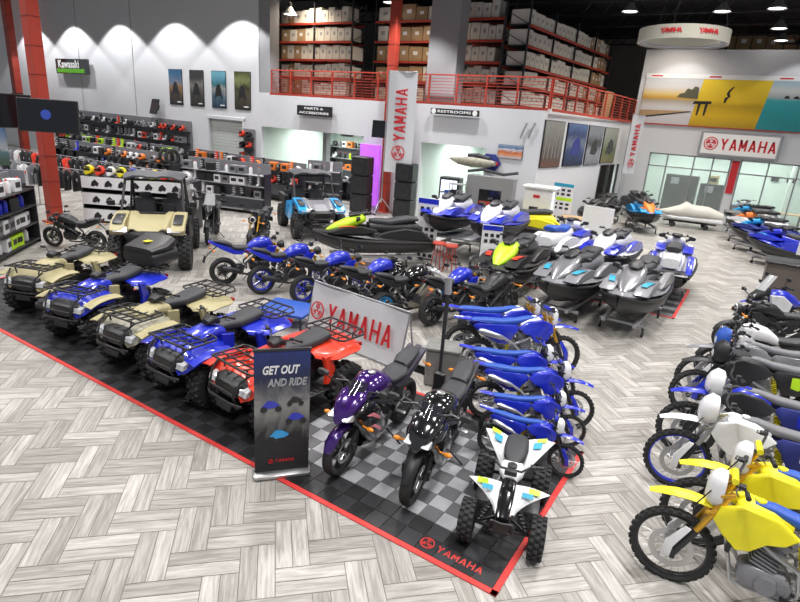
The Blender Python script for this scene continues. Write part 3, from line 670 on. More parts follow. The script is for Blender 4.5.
# ================================================================ personal watercraft
def jetski(style='deep'):
    b = empty('personal_watercraft')
    # nose at +x; hull bottom z = 0, length 3.3
    st = [(-1.6, .44, .36), (-1.2, .5, .38), (-.6, .56, .4), (0, .59, .42), (.6, .56, .45), (1.1, .42, .5), (1.4, .26, .55), (1.6, .1, .6), (1.66, .02, .62)]
    g = G(); gr = []
    for x, w, z in st:
        kz = max(0, (x-.3))**2*.22
        gr.append([(x, w*.0-1e-4, kz), (x, w*.45, .08+kz), (x, w*.82, .17+kz*.9), (x, w*.95, .26+kz*.8), (x, w, z-.05), (x, w*.97, z)])
    for q in (-1, 1): g.sheet([[(p[0], q*p[1], p[2]) for p in r] for r in gr], .02)
    g.box(-1.6, 0, .24, .04, .7, .2); fixn(g.build('hull', 'black', b))
    g = G(); rail = [(x, w+.01, z) for x, w, z in st]
    g.ring([(x, -w, z) for x, w, z in rail], .035, 8); g.ring(rail, .035, 8); g.build('bumper_rail', 'black', b)
    # deck
    dk = [(-1.58, .42, .4, .4), (-1.25, .48, .42, .42), (-1.2, .48, .42, .42), (-.7, .54, .44, .5), (-.1, .57, .46, .6), (.3, .56, .5, .68), (.7, .5, .54, .7), (1.1, .38, .57, .66), (1.4, .24, .6, .63), (1.6, .08, .63, .64)]
    g = G(); g.sheet([[(x, w*t, ze+(zc-ze)*(1-abs(t)**2.4)-(.16 if (.55 < abs(t) < .9 and -1.3 < x < .25) else 0)) for t in (-1, -.92, -.86, -.6, -.5, -.25, 0, .25, .5, .6, .86, .92, 1)] for x, w, ze, zc in dk], .02); fixn(g.build('deck', 'grey', b))
    for q in (-1, 1):
        g = G(); g.prism([(-1.5, .44), (-1.2, .66), (-.7, .74), (-.2, .66), (.1, .56), (-.2, .5), (-1.0, .42)], q*.36, q*.5); fixn(g.build('side_cowl', 'grey', b))
        g = G(); g.prism([(1.35, .64), (1.0, .74), (.5, .78), (.05, .68), (.3, .6), (.9, .6), (1.2, .58)], q*.18, q*.46); s_ = fixn(g.build('front_cowl', 'grey', b))
        g = G(); g.sheet([[(1.05-.5*i/5, q*(.24+.04*j+.1*i/5), .752+.03*sin(PI*i/5)+.0*j) for j in range(4)] for i in range(6)], .004); g.build('decal', 'teal', s_)
    g = G(); g.loft([(1.32, .62, .06, .03, 2.2), (1.1, .7, .17, .09, 2.4), (.85, .78, .24, .12, 2.5), (.6, .86, .25, .14, 2.5), (.4, .92, .2, .12, 2.4), (.3, .92, .12, .08, 2.3)], 18); h = g.build('hood', 'silver', b)
    g = G(); g.loft([(.72, 1.0, .07, .02, 2.4), (.6, 1.03, .14, .05, 2.6), (.44, 1.05, .13, .05, 2.6)], 14); g.build('instrument_cover', 'black', h)
    g = G()
    g.loft([(.16, .86, .1, .06, 2.4), (.0, .86, .15, .08, 2.8), (-.35, .82, .19, .1, 3), (-.5, .86, .2, .1, 3), (-.9, .92, .2, .09, 3), (-1.15, .93, .17, .05, 2.8)], 18); g.build('seat', 'seat', b)
    g = G(); g.loft([(.2, .68, .18, .16, 3), (-.4, .66, .22, .16, 3), (-1.1, .66, .24, .2, 3), (-1.28, .6, .2, .12, 3)], 14); g.build('seat_base', 'grey', b)
    gripbar(b, .3, 1.04, .36, .05, .16, 'dark'); g = G(); g.loft([(.18, 1.05, .07, .04, 2.5), (.3, 1.06, .13, .055, 2.5), (.38, 1.04, .08, .04, 2.4)]); g.build('bar_pad', 'black', b)
    for q in (-1, 1): g = G(); g.ring([(.55, q*.2, .9), (.58, q*.34, .96)], [.04, .03], 8); g.loft([(.54, .98, .09, .05, 2.4, q*.37), (.62, .98, .07, .04, 2.4, q*.37)]); g.build('mirror', 'black', b)
    g = G(); g.box(-1.4, 0, .44, .34, .78, .02, bev=.3); g.build('boarding_mat', 'dark', b)
    return b
def cradle():
    c = empty('watercraft_stand'); g = G()
    for q in (-1, 1): g.box(0, q*.3, .3, 2.3, .08, .08)
    for x in (-.8, .8): g.box(x, 0, .23, .08, .9, .06)
    g.build('bunk', 'steel', c)
    for x in (-.8, .8):
        for q in (-1, 1):
            g = G(); g.ring([(x, q*.4, .22), (x, q*.42, .09)], .022, 6); g.build('leg', 'dark', c)
            g = G(); g.lathe([(.001, -.02), (.05, -.02), (.055, 0), (.05, .02), (.001, .02)], (x, q*.42, .055), 'y', 14); g.build('caster', 'rubber', c)
    return c

# ================================================================ floor
def nodes(name):
    m, nt, b = _new(name); N, L = nt.nodes, nt.links
    def nd(t, **k):
        n = N.new('ShaderNode'+t)
        for a, v in k.items():
            if a in ('op',): n.operation = v
            elif a == 'dt': n.data_type = v
            elif a == 'bt': n.blend_type = v
            else: n.inputs[a.replace('_', ' ')].default_value = v
        return n
    return m, b, nd, L
def ramp(nd, L, src, stops):
    r = nd('ValToRGB'); e = r.color_ramp.elements
    while len(e) < len(stops): e.new(.5)
    for q, (p, c) in zip(e, stops): q.position = p; q.color = tuple(c)+(1,)
    L.new(src, r.inputs['Fac']); return r.outputs['Color']
m, b, nd, L = nodes('wood_look_tile')
uv = nd('UVMap'); at1 = nd('Attribute'); at1.attribute_name = 'rnd'
sx = nd('SeparateXYZ'); L.new(uv.outputs['UV'], sx.inputs[0])
cb = nd('CombineXYZ'); m1 = nd('Math', op='MULTIPLY'); m1.inputs[1].default_value = 1.6; m2 = nd('Math', op='MULTIPLY'); m2.inputs[1].default_value = 17
m3 = nd('Math', op='MULTIPLY'); m3.inputs[1].default_value = 91
L.new(sx.outputs[0], m1.inputs[0]); L.new(sx.outputs[1], m2.inputs[0]); L.new(at1.outputs['Fac'], m3.inputs[0])
L.new(m1.outputs[0], cb.inputs[0]); L.new(m2.outputs[0], cb.inputs[1]); L.new(m3.outputs[0], cb.inputs[2])
nz = nd('TexNoise', Scale=1.7, Detail=5., Roughness=.62, Distortion=.5); L.new(cb.outputs[0], nz.inputs['Vector'])
c1 = ramp(nd, L, nz.outputs['Fac'], [(.25, (.25, .235, .22)), (.45, (.37, .355, .335)), (.58, (.47, .455, .435)), (.78, (.6, .59, .575))])
c2 = ramp(nd, L, at1.outputs['Fac'], [(0, (.7, .685, .66)), (.5, (.9, .89, .87)), (1, (1.12, 1.11, 1.1))])
mx = nd('Mix', dt='RGBA', bt='MULTIPLY'); mx.inputs['Factor'].default_value = 1; L.new(c1, mx.inputs['A']); L.new(c2, mx.inputs['B'])
L.new(mx.outputs['Result'], b.inputs['Base Color']); b.inputs['Roughness'].default_value = .38
K['tile'] = m; K['grout'] = mat('grout', (.17, .16, .15), .8)
def floor_mesh():
    vs, fs, uvs, rs = [], [], [], []; S = .302; e = .0035; c, s_ = cos(PI/4), sin(PI/4)
    def plank(x0, y0, x1, y1, horiz):
        cx, cy = (x0+x1)/2, (y0+y1)/2; X = (cx*c-cy*s_)*S; Y = (cx*s_+cy*c)*S
        if not (-46 < X < 7 and .5 < Y < 36): return
        if X < -14-1.5*Y or (Y > 27 and X < -10): return
        o = len(vs); dx, dy = (x1-x0)*S, (y1-y0)*S
        for x, y in ((x0*S+e, y0*S+e), (x1*S-e, y0*S+e), (x1*S-e, y1*S-e), (x0*S+e, y1*S-e)): vs.append((x*c-y*s_, x*s_+y*c, 0))
        fs.append((o, o+1, o+2, o+3)); rs.append(rnd.random())
        uvs.extend([(0, 0), (dx, 0), (dx, dy), (0, dy)] if horiz else [(0, 0), (0, dx), (dy, dx), (dy, 0)])
    for i in range(-120, 170):
        for k in range(-60, 50):
            x, y = i+4*k, i
            plank(x, y, x+2, y+.5, 1); plank(x, y+.5, x+2, y+1, 1)
            plank(x+2, y-1, x+2.5, y+1, 0); plank(x+2.5, y-1, x+3, y+1, 0)
    n = len(fs); o = len(vs)
    vs.extend([(-48, -3, -.0035), (9, -3, -.0035), (9, 42, -.0035), (-48, 42, -.0035)]); fs.append((o, o+1, o+2, o+3)); rs.append(.5); uvs.extend([(0, 0)]*4)
    me = bpy.data.meshes.new('floor'); me.from_pydata(vs, [], fs)
    u = me.uv_layers.new(name='UVMap'); u.data.foreach_set('uv', [q for p in uvs for q in p])
    a = me.attributes.new('rnd', 'FLOAT', 'FACE'); a.data.foreach_set('value', rs)
    me.materials.append(K['tile']); me.materials.append(K['grout']); me.polygons[n].material_index = 1
    f = bpy.data.objects.new('floor', me); col.objects.link(f); tag(f, kind='structure')
floor_mesh()
K['mat_light'] = mat('light_grey_tile', (.36, .365, .39), .5, noise=.12); K['mat_mid'] = mat('mid_grey_tile', (.12, .122, .13), .5)
K['mat_black'] = mat('black_tile', (.012, .012, .014), .5); K['mat_coal'] = mat('charcoal_tile', (.028, .028, .032), .5); K['mat_red'] = mat('red_edging', (.65, .045, .04), .5)
def display_mat(x0, x1, y0, y1, tile, zone, label, z=.012):
    t = empty('display_mat', ((x0+x1)/2, (y0+y1)/2, 0)); tag(t, label, 'floor mat'); ox, oy = t.location[0], t.location[1]; gs = {}; e = .06
    nx, ny = round((x1-x0-2*e)/tile), round((y1-y0-2*e)/tile); tx, ty = (x1-x0-2*e)/nx, (y1-y0-2*e)/ny
    for i in range(nx):
        for j in range(ny):
            X, Y = x1-e-(i+.5)*tx, y0+e+(j+.5)*ty; k = zone(i, j, nx, ny, X, Y)
            gs.setdefault(k, G()).box(X-ox, Y-oy, z/2, tx-.004, ty-.004, z, bev=.2)
    nm = {'mat_light': 'light_tiles', 'mat_mid': 'grey_tiles', 'mat_black': 'black_tiles', 'mat_coal': 'charcoal_tiles'}
    for k, g in gs.items(): g.build(nm[k], k, t, smooth=False)
    g = G(); w = x1-x0; d = y1-y0
    for xx, yy, a, c_ in ((0, -d/2+e/2, w, e), (0, d/2-e/2, w, e), (-w/2+e/2, 0, e, d), (w/2-e/2, 0, e, d)): g.box(xx, yy, z/2+.0004, a, c_, z*.96, bev=.2)
    g.build('edge_strip', 'mat_red', t, smooth=False); return t
def zone1(i, j, nx, ny, X, Y):
    if X > -4.15 and 2 <= i and 2 <= j < ny-2: return 'mat_light' if (i+j) % 2 else 'mat_mid'
    return 'mat_black' if (i+j) % 2 or X > -4.3 and False else 'mat_coal'
M1 = display_mat(-13.0, -1.08, 3.67, 6.42, .2, zone1, 'long black and grey checkered tile mat with red edging under the quads')
display_mat(-6.2, -.92, 13.2, 16.3, .3, lambda i, j, nx, ny, X, Y: 'mat_black' if (i+j) % 2 else 'mat_mid', 'black and grey tile mat with red edging under the blue and white watercraft')
block_word('YAMAHA', .48, .085, 'mat_red', M1, (-1.52-M1.location[0], 3.85-M1.location[1], .0125), (0, 0, 0), ext=.001)
tuning_fork(.07, 'mat_red', None, M1, (-1.86-M1.location[0], 3.85-M1.location[1], .008), (0, 0, 0))

# ================================================================ vehicles on the show floor
P = Proto(quad)
Q = 'utility quads in a row on the long mat'
P.put(-4.68, 4.95, -97, 'red all terrain vehicle behind the standing GET OUT AND RIDE banner', 'quad', Q, scale=.95, colors={'blue': 'red'})
P.put(-5.9, 4.9, -91, 'all blue all terrain vehicle between the red one and the tan camouflage one', 'quad', Q, scale=.95)
P.put(-7.2, 4.95, -86, 'tan quad with a camouflage front body beside the all blue quad', 'quad', Q, scale=.95, colors={'@front_body': 'camo', 'blue': 'tan', '@fender_flare': 'tan'})
P.put(-8.9, 5.0, -76, 'blue quad with tan flares and a black cargo trunk on its back', 'quad', Q, scale=.95, colors={'@fender_flare': 'tan', '@side_panel': 'tan'})
P.put(-10.65, 5.15, -68, 'plain tan all terrain vehicle at the far left end of the row', 'quad', Q, scale=.95, colors={'blue': 'tan'})
P.flush()
def trunk():
    t = empty('cargo_trunk'); g = G(); g.loft([(-.3, .12, .36, .12, 4), (.0, .14, .42, .14, 4), (.3, .12, .38, .12, 4)], 20); g.build('body', 'black', t)
    g = G(); g.loft([(-.3, .26, .34, .05, 3.5), (.0, .3, .42, .08, 3.5), (.22, .36, .38, .12, 3.5), (.34, .34, .3, .1, 3)], 20); g.build('lid', 'grey', t)
    g = G(); g.box(-.02, -.0, .385, .2, .12, .006); o = g.build('sticker', 'yellow', t); g = G(); g.box(.335, .18, .18, .01, .14, .12); g.build('paper_label', 'white', t)
    return t
Proto(trunk).put(-9.13, 5.95, 100, 'black hard cargo trunk with yellow sticker on the back rack of a quad', 'trunk', z=.97, colors={'grey': 'black'}).flush()
S = Proto(lambda: road_bike('sport')); D = 'motorcycles on the grey tiles'
S.put(-3.26, 4.88, -86, 'purple and black sport motorcycle beside the standing banner', 'motorcycle', D, colors={'@nose_fairing': 'purple', '@fuel_tank': 'purple', '@front_fender': 'purple', '@tail_cowl': 'plum'}, lean=-.06, z=.014)
S.put(-2.43, 4.95, -80, 'glossy black sport motorcycle with orange indicators between the purple one and the white youth quad', 'motorcycle', D, colors={'pink': 'dark'}, lean=-.06, z=.014)
R_ = 'motorcycles in the row behind the fabric barrier'
S.put(-6.15, 9.0, 74, 'black sport motorcycle right behind the barrier with a silver stripe', 'motorcycle', R_, colors={'@stripe': 'silver', '@fuel_tank': 'blue'}, lean=-.06)
S.put(-5.35, 9.1, 72, 'black and white patterned sport motorcycle behind the right half of the barrier', 'motorcycle', R_, colors={'@side_fairing': 'camo', '@nose_fairing': 'white', '@rim': 'cyan'}, lean=-.06)
S.flush()
N_ = Proto(lambda: road_bike('naked'))
N_.put(-9.2, 8.55, 62, 'blue tank motorcycle at the left end of the row behind the blue quad', 'motorcycle', R_, colors={'@tail_cowl': 'blue'}, lean=-.06)
N_.put(-8.2, 8.7, 66, 'blue tank motorcycle with a blue rear rim, second from the left in the row', 'motorcycle', R_, colors={'@rim': 'blue', '@tail_cowl': 'blue'}, lean=-.06)
N_.put(-7.15, 8.85, 70, 'blue tank motorcycle nearest the top left corner of the barrier', 'motorcycle', R_, colors={'@tail_cowl': 'black', '@rim': 'blue'}, lean=-.06)
N_.put(-4.62, 9.65, 76, 'black motorcycle with a blue tank right of the patterned one, near the thin post', 'motorcycle', R_, lean=-.06)
N_.put(-3.9, 9.8, 80, 'all black motorcycle nearest the first blue dirt bike', 'motorcycle', R_, colors={'blue': 'black', '@fork_tube': 'dark'}, lean=-.06)
N_.put(-11.9, 11.2, -60, 'black bare motorcycle turned toward the quads, left of the blue side by side', 'motorcycle', colors={'blue': 'black'}, lean=-.06)
N_.put(-14.5, 7.35, 208, 'small black motorcycle parked at the foot of the large red column', 'motorcycle', colors={'blue': 'black', '@fork_tube': 'dark'}, scale=.85, lean=-.06)
A_ = Proto(scooter_adv)
A_.put(-13.3, 10.7, -48, 'black touring motorcycle with clear windscreen facing the camera beside the tan side by side', 'motorcycle', colors={'blue': 'black'}, lean=-.05)
V = Proto(side_by_side)
V.put(-12.45, 8.35, -42, 'tan side by side vehicle with dark roof behind the row of quads', 'side by side', scale=1.06, colors={'@door': 'black', '@grille': 'black'})
V.put(-12.3, 13.9, -34, 'bright blue side by side vehicle with dark roof', 'side by side', colors={'tan': 'cyan', '@hood': 'grey'})
V.flush()
kq = Proto(kid_quad).put(-1.42, 4.68, -75, 'small white youth quad on the right corner of the long mat', 'quad', z=.013, scale=.97).flush()
T = Proto(lambda: dirt_bike('race')); BB = 'blue dirt bikes in the diagonal row'
def wheels_at(ru, rv, fu, fv, z):
    a, b = at(ru, rv, z), at(fu, fv, z); d = b-a; return (a.x+b.x)/2, (a.y+b.y)/2, math.degrees(math.atan2(d.y, d.x)), d.length/1.48
for ru, rv, fu, fv, z, s_, lb, cc in ((460, 343, 546, 345, .33, .95, 'blue dirt bike farthest back in the row of dirt bikes', {}), (475, 358, 562, 357, .33, .97, 'large blue dirt bike with pale frame, second from the back of the row', {}),
        (477, 382, 556, 390, .26, .77, 'blue dirt bike in the middle of the row just before the two full size ones', {'@fuel_tank': 'blue', '@frame': 'black'}), (488, 401, 572, 411, .26, .78, 'blue dirt bike with bright front fender, fourth from the back of the row', {'@fuel_tank': 'blue', '@frame': 'black'}),
        (497, 425, 567, 432, .21, .62, 'smaller blue dirt bike, second from the front of the row', {'@fuel_tank': 'blue', '@frame': 'black'}), (495, 441, 563, 461, .2, .58, 'smallest blue dirt bike nearest the white youth quad', {'@fuel_tank': 'blue', '@frame': 'black'})):
    x, y, a, q = wheels_at(ru, rv, fu, fv, z)
    T.put(x, y, a, lb, 'dirt bike', BB, scale=s_, lean=-.1, colors=dict({'gold': 'dark' if s_ < .9 else 'gold'}, **cc))
RG = 'off road motorcycles in the right hand row'
def tip(P_, u, v, a, label, cat, colors, z=.85, lx=1.0, s=1):
    p = at(u, v, z); ra = math.radians(a); P_.put(p[0]-lx*s*cos(ra), p[1]-lx*s*sin(ra), a, label, cat, RG, lean=.07, colors=colors, scale=s)
tip(T, 652, 487, 182, 'yellow dirt bike with white plate and blue seat nearest the camera', 'dirt bike', {'blue': 'yellow', '@fork_guard': 'white', '@number_panel': 'white', '@fuel_tank': 'yellow', '@rear_fender': 'white', '@side_panel': 'white'})
tip(T, 682, 460, 184, 'second yellow dirt bike partly behind the nearest yellow one', 'dirt bike', {'blue': 'yellow', '@fork_guard': 'black', '@fuel_tank': 'yellow', '@rear_fender': 'white'})
T.flush()
U = Proto(lambda: dirt_bike('light'))
tip(U, 662, 414, 188, 'white dual sport motorcycle with blue rims and round white headlight cowl', 'dirt bike', {'blue': 'white', '@rim': 'blue', 'bluelt': 'paleseat', '@side_panel': 'navy', 'gold': 'alu'})
tip(U, 673, 388, 190, 'white and blue dual sport motorcycle with dark tyre and blue front fender', 'dirt bike', {'bluelt': 'paleseat', '@side_panel': 'navy', '@radiator_shroud': 'black', '@fork_guard': 'dark', 'gold': 'steel'})
tip(U, 684, 358, 193, 'black dual sport motorcycle with yellow decals and a blue fork guard', 'dirt bike', {'blue': 'black', '@headlight_cowl': 'black', 'bluelt': 'paleseat', '@fork_guard': 'blue', '@number_panel': 'lime', 'gold': 'dark'})
tip(U, 689, 345, 196, 'grey dual sport motorcycle with a blue headlight cowl', 'dirt bike', {'blue': 'grey', '@headlight_cowl': 'bluelt', 'bluelt': 'paleseat', '@fork_guard': 'white', 'gold': 'dark'})
U.flush()
tip(N_, 712, 328, 200, 'black street motorcycle with a big white fuel tank', 'motorcycle', {'blue': 'white', '@rim': 'black', '@fork_tube': 'dark'}, lx=.85, z=.9)
tip(N_, 728, 306, 205, 'black street motorcycle between the white tank one and the blue touring one', 'motorcycle', {'blue': 'black', '@fork_tube': 'dark'}, lx=.85, z=.9)
N_.flush()
tip(A_, 745, 300, 212, 'blue and white touring motorcycle at the back of the right hand row', 'motorcycle', {'@side_cowl': 'white', '@seat': 'blue'}, lx=.95, z=.9)
A_.flush()

# ---------------------------------------------------------------- personal watercraft
J = Proto(jetski); CR = Proto(cradle)
SPOT = {(566, 271): (-2.95, 12.1, -94), (622, 274): (-1.68, 12.2, -92), (603, 246): (-3.0, 15.6, -94), (674, 237): (-1.5, 15.95, 95), (571, 224): (-4.4, 15.9, 84), (508, 256): (-4.47, 12.25, -86), (365, 225): (-8.3, 11.95, 232), (520, 222): (-6.5, 17.45, 196), (449, 212): (-7.5, 14.75, -84), (492, 218): (-5.98, 14.75, -86),
        (650, 200): (-4.75, 29.1, -60), (618, 205): (-3.9, 25.6, -66), (573, 204): (-5.35, 23.0, -86), (596, 200): (-5.55, 26.3, -86)}
def js(u, v, zh, a, label, cc, lift=.33, lx=.85, s=1):
    p = at(u, v, zh); x, y = p[0]-lx*s*cos(math.radians(a)), p[1]-lx*s*sin(math.radians(a)); k = (u, v)
    if k in SPOT: x, y, a = SPOT[k]; s = .92 if y > 21 else 1
    J.put(x, y, a, label, 'watercraft', 'watercraft on the show floor', z=lift, colors=cc, scale=s)
    CR.put(x, y, a, 'steel stand under the '+label.split(' with ')[0].split(' behind ')[0].split(' beside ')[0], 'stand', 'watercraft stands')
    return x, y
GB = {'grey': 'grey', 'silver': 'silver'}
js(566, 271, 1.12, -94, 'left grey and silver watercraft with teal decals', GB)
js(622, 274, 1.12, -92, 'right grey and silver watercraft with teal decals nearest the camera', GB)
WB = {'silver': 'white', 'grey': 'white', '@side_cowl': 'blue', '@front_cowl': 'blue', 'teal': 'white', '@deck': 'white'}
js(603, 246, 1.15, -94, 'white and blue watercraft with white hood behind the left grey one', dict(WB, **{'teal': 'blue'}))
js(674, 237, 1.35, 95, 'white and blue watercraft on the red edged mat with its stern to the camera', WB, lx=.3)
js(571, 224, 1.35, 76, 'white watercraft with a bright blue seat beside the tall white cabinet', dict(WB, **{'@seat': 'bluelt', '@side_cowl': 'white'}), lx=.3)
js(508, 256, 1.12, -84, 'black watercraft with lime green hood in front of the price stand', {'silver': 'lime', 'teal': 'red', 'grey': 'black'})
js(365, 225, 1.15, 222, 'black watercraft with lime green hood nearest the blue side by side', {'silver': 'lime', 'teal': 'red', 'grey': 'black'})
js(520, 222, 1.3, 214, 'bright yellow watercraft in front of the grey partition', {'silver': 'grey', 'grey': 'yellow', 'teal': 'black', '@deck': 'black'}, lift=.36, lx=.3)
js(449, 212, 1.55, -80, 'left white and blue watercraft raised on the display table', dict(WB, **{'@deck': 'blue'}), lift=.76)
js(492, 218, 1.55, -86, 'right white and blue watercraft raised on the display table', dict(WB, **{'@deck': 'blue'}), lift=.76)
js(650, 200, .95, -24, 'black watercraft in front of the left showroom window', {'silver': 'black', 'grey': 'black', 'teal': 'blue'}, lx=0)
js(618, 205, .95, -60, 'light blue watercraft with orange trim left of the black one', {'silver': 'orange', 'grey': 'cyan', 'teal': 'orange'}, lx=0)
js(573, 204, 1.1, 190, 'black watercraft by the small side door of the poster wall', {'silver': 'black', 'grey': 'black', 'teal': 'dark'}, lx=0)
js(596, 200, 1.0, 190, 'dark grey watercraft between the side door and the light blue one', {'silver': 'dark', 'grey': 'dark', 'teal': 'dark'}, lx=0)
for u, v, lb, cc in ((725, 205, 'grey and white watercraft at the back of the right hand group', {'silver': 'white'}), (726, 210, 'pale blue watercraft second from the back of the right hand group', {'silver': 'cyan', 'grey': 'silver'}),
        (728, 216.5, 'white watercraft with orange seat in the right hand group', {'silver': 'orange', 'grey': 'white'}), (733, 223, 'dark watercraft with pale blue hood in the right hand group', {'silver': 'cyan', 'grey': 'navy'}), (750, 233, 'vivid blue watercraft nearest the reception desk', {'silver': 'blue', 'grey': 'blue'})):
    js(u, v, .9, 140, lb, cc, lx=1.62, lift=.33, s=.92)
J.flush(); CR.flush()
#@@SETTING
# ================================================================ building
WY = 19.7; YW = 31.; PA, PB = Vector((-6.8, WY, 0)), Vector((-5.98, YW, 0))
def ray(u, v): return W @ Vector(((u-400)/F_PX, (v-301)/F_PX, 1.))
def on_y(u, v, y=WY): q = ray(u, v); t = y/q[1]; return q[0]*t, q[2]*t+H
def on_pw(u, v):
    q = ray(u, v); d = (PB-PA).normalized(); den = q[0]*d[1]-q[1]*d[0]; s_ = (PA[1]*q[0]-PA[0]*q[1])/(q[1]*d[0]-q[0]*d[1]); t = (PA[0]*d[1]-PA[1]*d[0])/den
    return s_, q[2]*t+H
K['wallw'] = mat('painted_wall', (.66, .665, .69), .7, noise=.02, scale=3); K['wallg'] = mat('pale_green_wall', (.66, .76, .7), .7, noise=.02)
K['ceil'] = mat('dark_deck', (.03, .03, .033), .8); K['conc'] = mat('grey_column_paint', (.3, .3, .31), .7); K['card'] = mat('cardboard', (.36, .24, .13), .8, noise=.25, scale=2)
K['carton'] = mat('white_carton', (.68, .66, .6), .7, noise=.12, scale=1.5); K['slat'] = mat('door_slat', (.5, .52, .5), .5); K['peg'] = mat('pegboard_grey', (.2, .2, .22), .7)
K['screen'] = mat('tv_screen', (.008, .009, .012), .15); K['stone'] = mat('grey_stone_block', (.2, .2, .19), .85, noise=.35, scale=9); K['desk'] = mat('brown_laminate', (.1, .08, .07), .5, noise=.25, scale=3)
K['fabric'] = mat('banner_fabric', (.62, .63, .66), .8, noise=.05); K['redtext'] = mat('red_print', (.6, .02, .03), .6); K['whitetext'] = mat('white_letters', (.85, .85, .85), .5)
K['lampon'] = mat('lamp_disc', (1, .96, .9), .5, emit=6, noise=0); K['sign_face'] = mat('lit_sign_face', (.62, .6, .58), .4, emit=.25, noise=.03); K['purpleglow'] = mat('purple_lit_panel', (.5, .12, .8), .5, emit=.75, noise=.3, scale=2)
K['wglow'] = mat('lit_cooler_panel', (.85, .9, 1), .4, emit=.9, noise=.05); K['green'] = mat('sign_green', (.12, .45, .02), .5); K['wood'] = mat('light_wood', (.45, .3, .16), .5, noise=.3, scale=4)
def st(name, x0, x1, y0, y1, z0, z1, m, bev=.0):
    g = G(); g.box((x0+x1)/2, (y0+y1)/2, (z0+z1)/2, x1-x0, y1-y0, z1-z0, bev=.001); return tag(g.build(name, m, smooth=False), kind='structure')
def joined(name, boxes, m, kind='structure', parent=None):
    g = G()
    for a in boxes: g.box((a[0]+a[1])/2, (a[2]+a[3])/2, (a[4]+a[5])/2, a[1]-a[0], a[3]-a[2], a[5]-a[4], bev=.001)
    return tag(g.build(name, m, parent, smooth=False), kind=kind)
joined('wall_left', [(-48, -24.4, WY, WY+.2, 0, 9.9), (-21.9, -20.8, WY, WY+.2, 0, 9.9), (-24.4, -21.9, WY, WY+.2, 3.15, 9.9)], 'wallw')
FZ0, FZ1 = 2.98, 4.5
joined('wall_back', [(-20.8, -6.8, WY, WY+.2, FZ0, FZ1), (-20.8, -20.66, WY, WY+.2, 0, FZ0), (-14.55, -11.7, WY, WY+.2, 0, FZ0), (-8.85, -6.8, WY, WY+.2, 0, FZ0)], 'wallw')
def slanted(name, parts, m, kind='structure', off=0., th=.2, parent=None):
    d = (PB-PA).normalized(); a = math.atan2(d[1], d[0]); R = Matrix.Rotation(a, 3, 'Z'); g = G()
    for s0, s1, z0, z1 in parts:
        c = PA+R @ Vector(((s0+s1)/2, th/2-off, 0)); g.box(c[0], c[1], (z0+z1)/2, s1-s0, th, z1-z0, rot=R, bev=.001)
    return tag(g.build(name, m, parent, smooth=False), kind=kind)
LW = (PB-PA).length; s0d, s1d = on_pw(596, 190)[0], on_pw(616, 180)[0]
slanted('wall_mezzanine', [(0, s0d, 0, FZ1), (s1d, LW, 0, FZ1), (s0d, s1d, 2.45, FZ1)], 'wallw')
slanted('door_2', [(s0d, s0d+.08, 0, 2.45), (s1d-.08, s1d, 0, 2.45), (s0d+(s1d-s0d)*.45, s0d+(s1d-s0d)*.5, 0, 2.45)], 'dark', off=.02, th=.1)
joined('wall_right', [(-6.1, 9, YW, YW+.2, 3.12, 7.85), (-6.1, -5.0, YW, YW+.2, 0, 3.12), (-1.36, -.98, YW, YW+.2, 0, 3.12), (5, 9, YW, YW+.2, 0, 3.12)], 'wallw')
# mezzanine slab and rooms below it
st('ceiling', -48, 9, -3, 42, 9.9, 10.1, 'ceil'); st('trim_1', -22, -6.99, WY+.2, 34, FZ0+.2, FZ1-.02, 'conc')
joined('wall_room', [(-20.9, -6.6, 25.6, 25.8, 0, FZ0+.2), (-21.1, -20.9, WY+.2, 25.6, 0, FZ0+.2), (-14.4, -14.2, WY+.2, 25.6, 0, FZ0+.2), (-11.9, -11.7, WY+.2, 25.6, 0, FZ0+.2), (-9.4, -9.2, 25.8, YW, 0, FZ0+.2)], 'wallg')
joined('wall_office', [(-6.1, 9, 36, 36.2, 0, 4), (-6.2, -6, YW+.2, 36, 0, 4), (1.2, 1.3, 34, 36, 0, 3.1)], 'wallg'); st('trim_2', -6.1, 9, YW+.2, 36, 4, 4.1, 'wallw')
joined('wall_mezzanine_back', [(-48, 9, 41.8, 42, 0, 9.9), (-22.2, -22, WY+.2, 41.8, FZ1, 9.9)], 'conc')
st('trim_3', -20.78, -20.1, WY+.02, WY+.6, FZ1, 9.9, 'conc')
x0, _ = on_y(432, 40, 20.4); x1, _ = on_y(461, 40, 20.4); st('trim_4', x0, x1, 20.2, 20.9, FZ1, 9.9, 'conc')
x0, _ = on_y(324, 150, 21); st('trim_5', x0, x0+.22, 20.9, 21.2, 0, FZ0, 'conc')
g = G(); g.box(-36, WY-.03, 6, .02, .02, 7.8); g.box(-30.6, WY-.01, 6, .03, .02, 7.8); tag(g.build('trim_6', 'conc'), kind='structure')
# roll-up door
g = G()
for k in range(21): g.box(-23.15, WY+.1, .08+.15*k, 2.5, .03, .14, bev=.3)
d = tag(g.build('door_1', 'slat'), kind='structure')
g = G(); g.box(-24.46, WY-.03, 1.6, .14, .08, 3.3); g.box(-21.84, WY-.03, 1.6, .14, .08, 3.3); g.box(-23.15, WY-.03, 3.2, 2.76, .1, .16); g.build('door_frame', 'wallw', d)
# showroom windows
def window(n, x0, x1, muls, tr=2.5):
    g = G(); y = YW+.1
    for x in [x0+.03]+muls+[x1-.03]: g.box(x, y, 1.56, .06, .1, 3.12)
    for z in (.03, tr, 3.09): g.box((x0+x1)/2, y, z, x1-x0, .1, .06)
    f = tag(g.build('window_%d' % n, 'steel', smooth=False), kind='structure')
    g = G(); g.box((x0+x1)/2, y, 1.56, x1-x0, .01, 3.1); g.build('pane', mat('window_glass', (.85, .95, .92), .02, noise=0, alpha=.12), f)
window(1, -5.0, -1.36, [-4.15, -2.95, -2.13]); window(2, -.98, 5, [.15, 1.3, 2.6, 3.8])
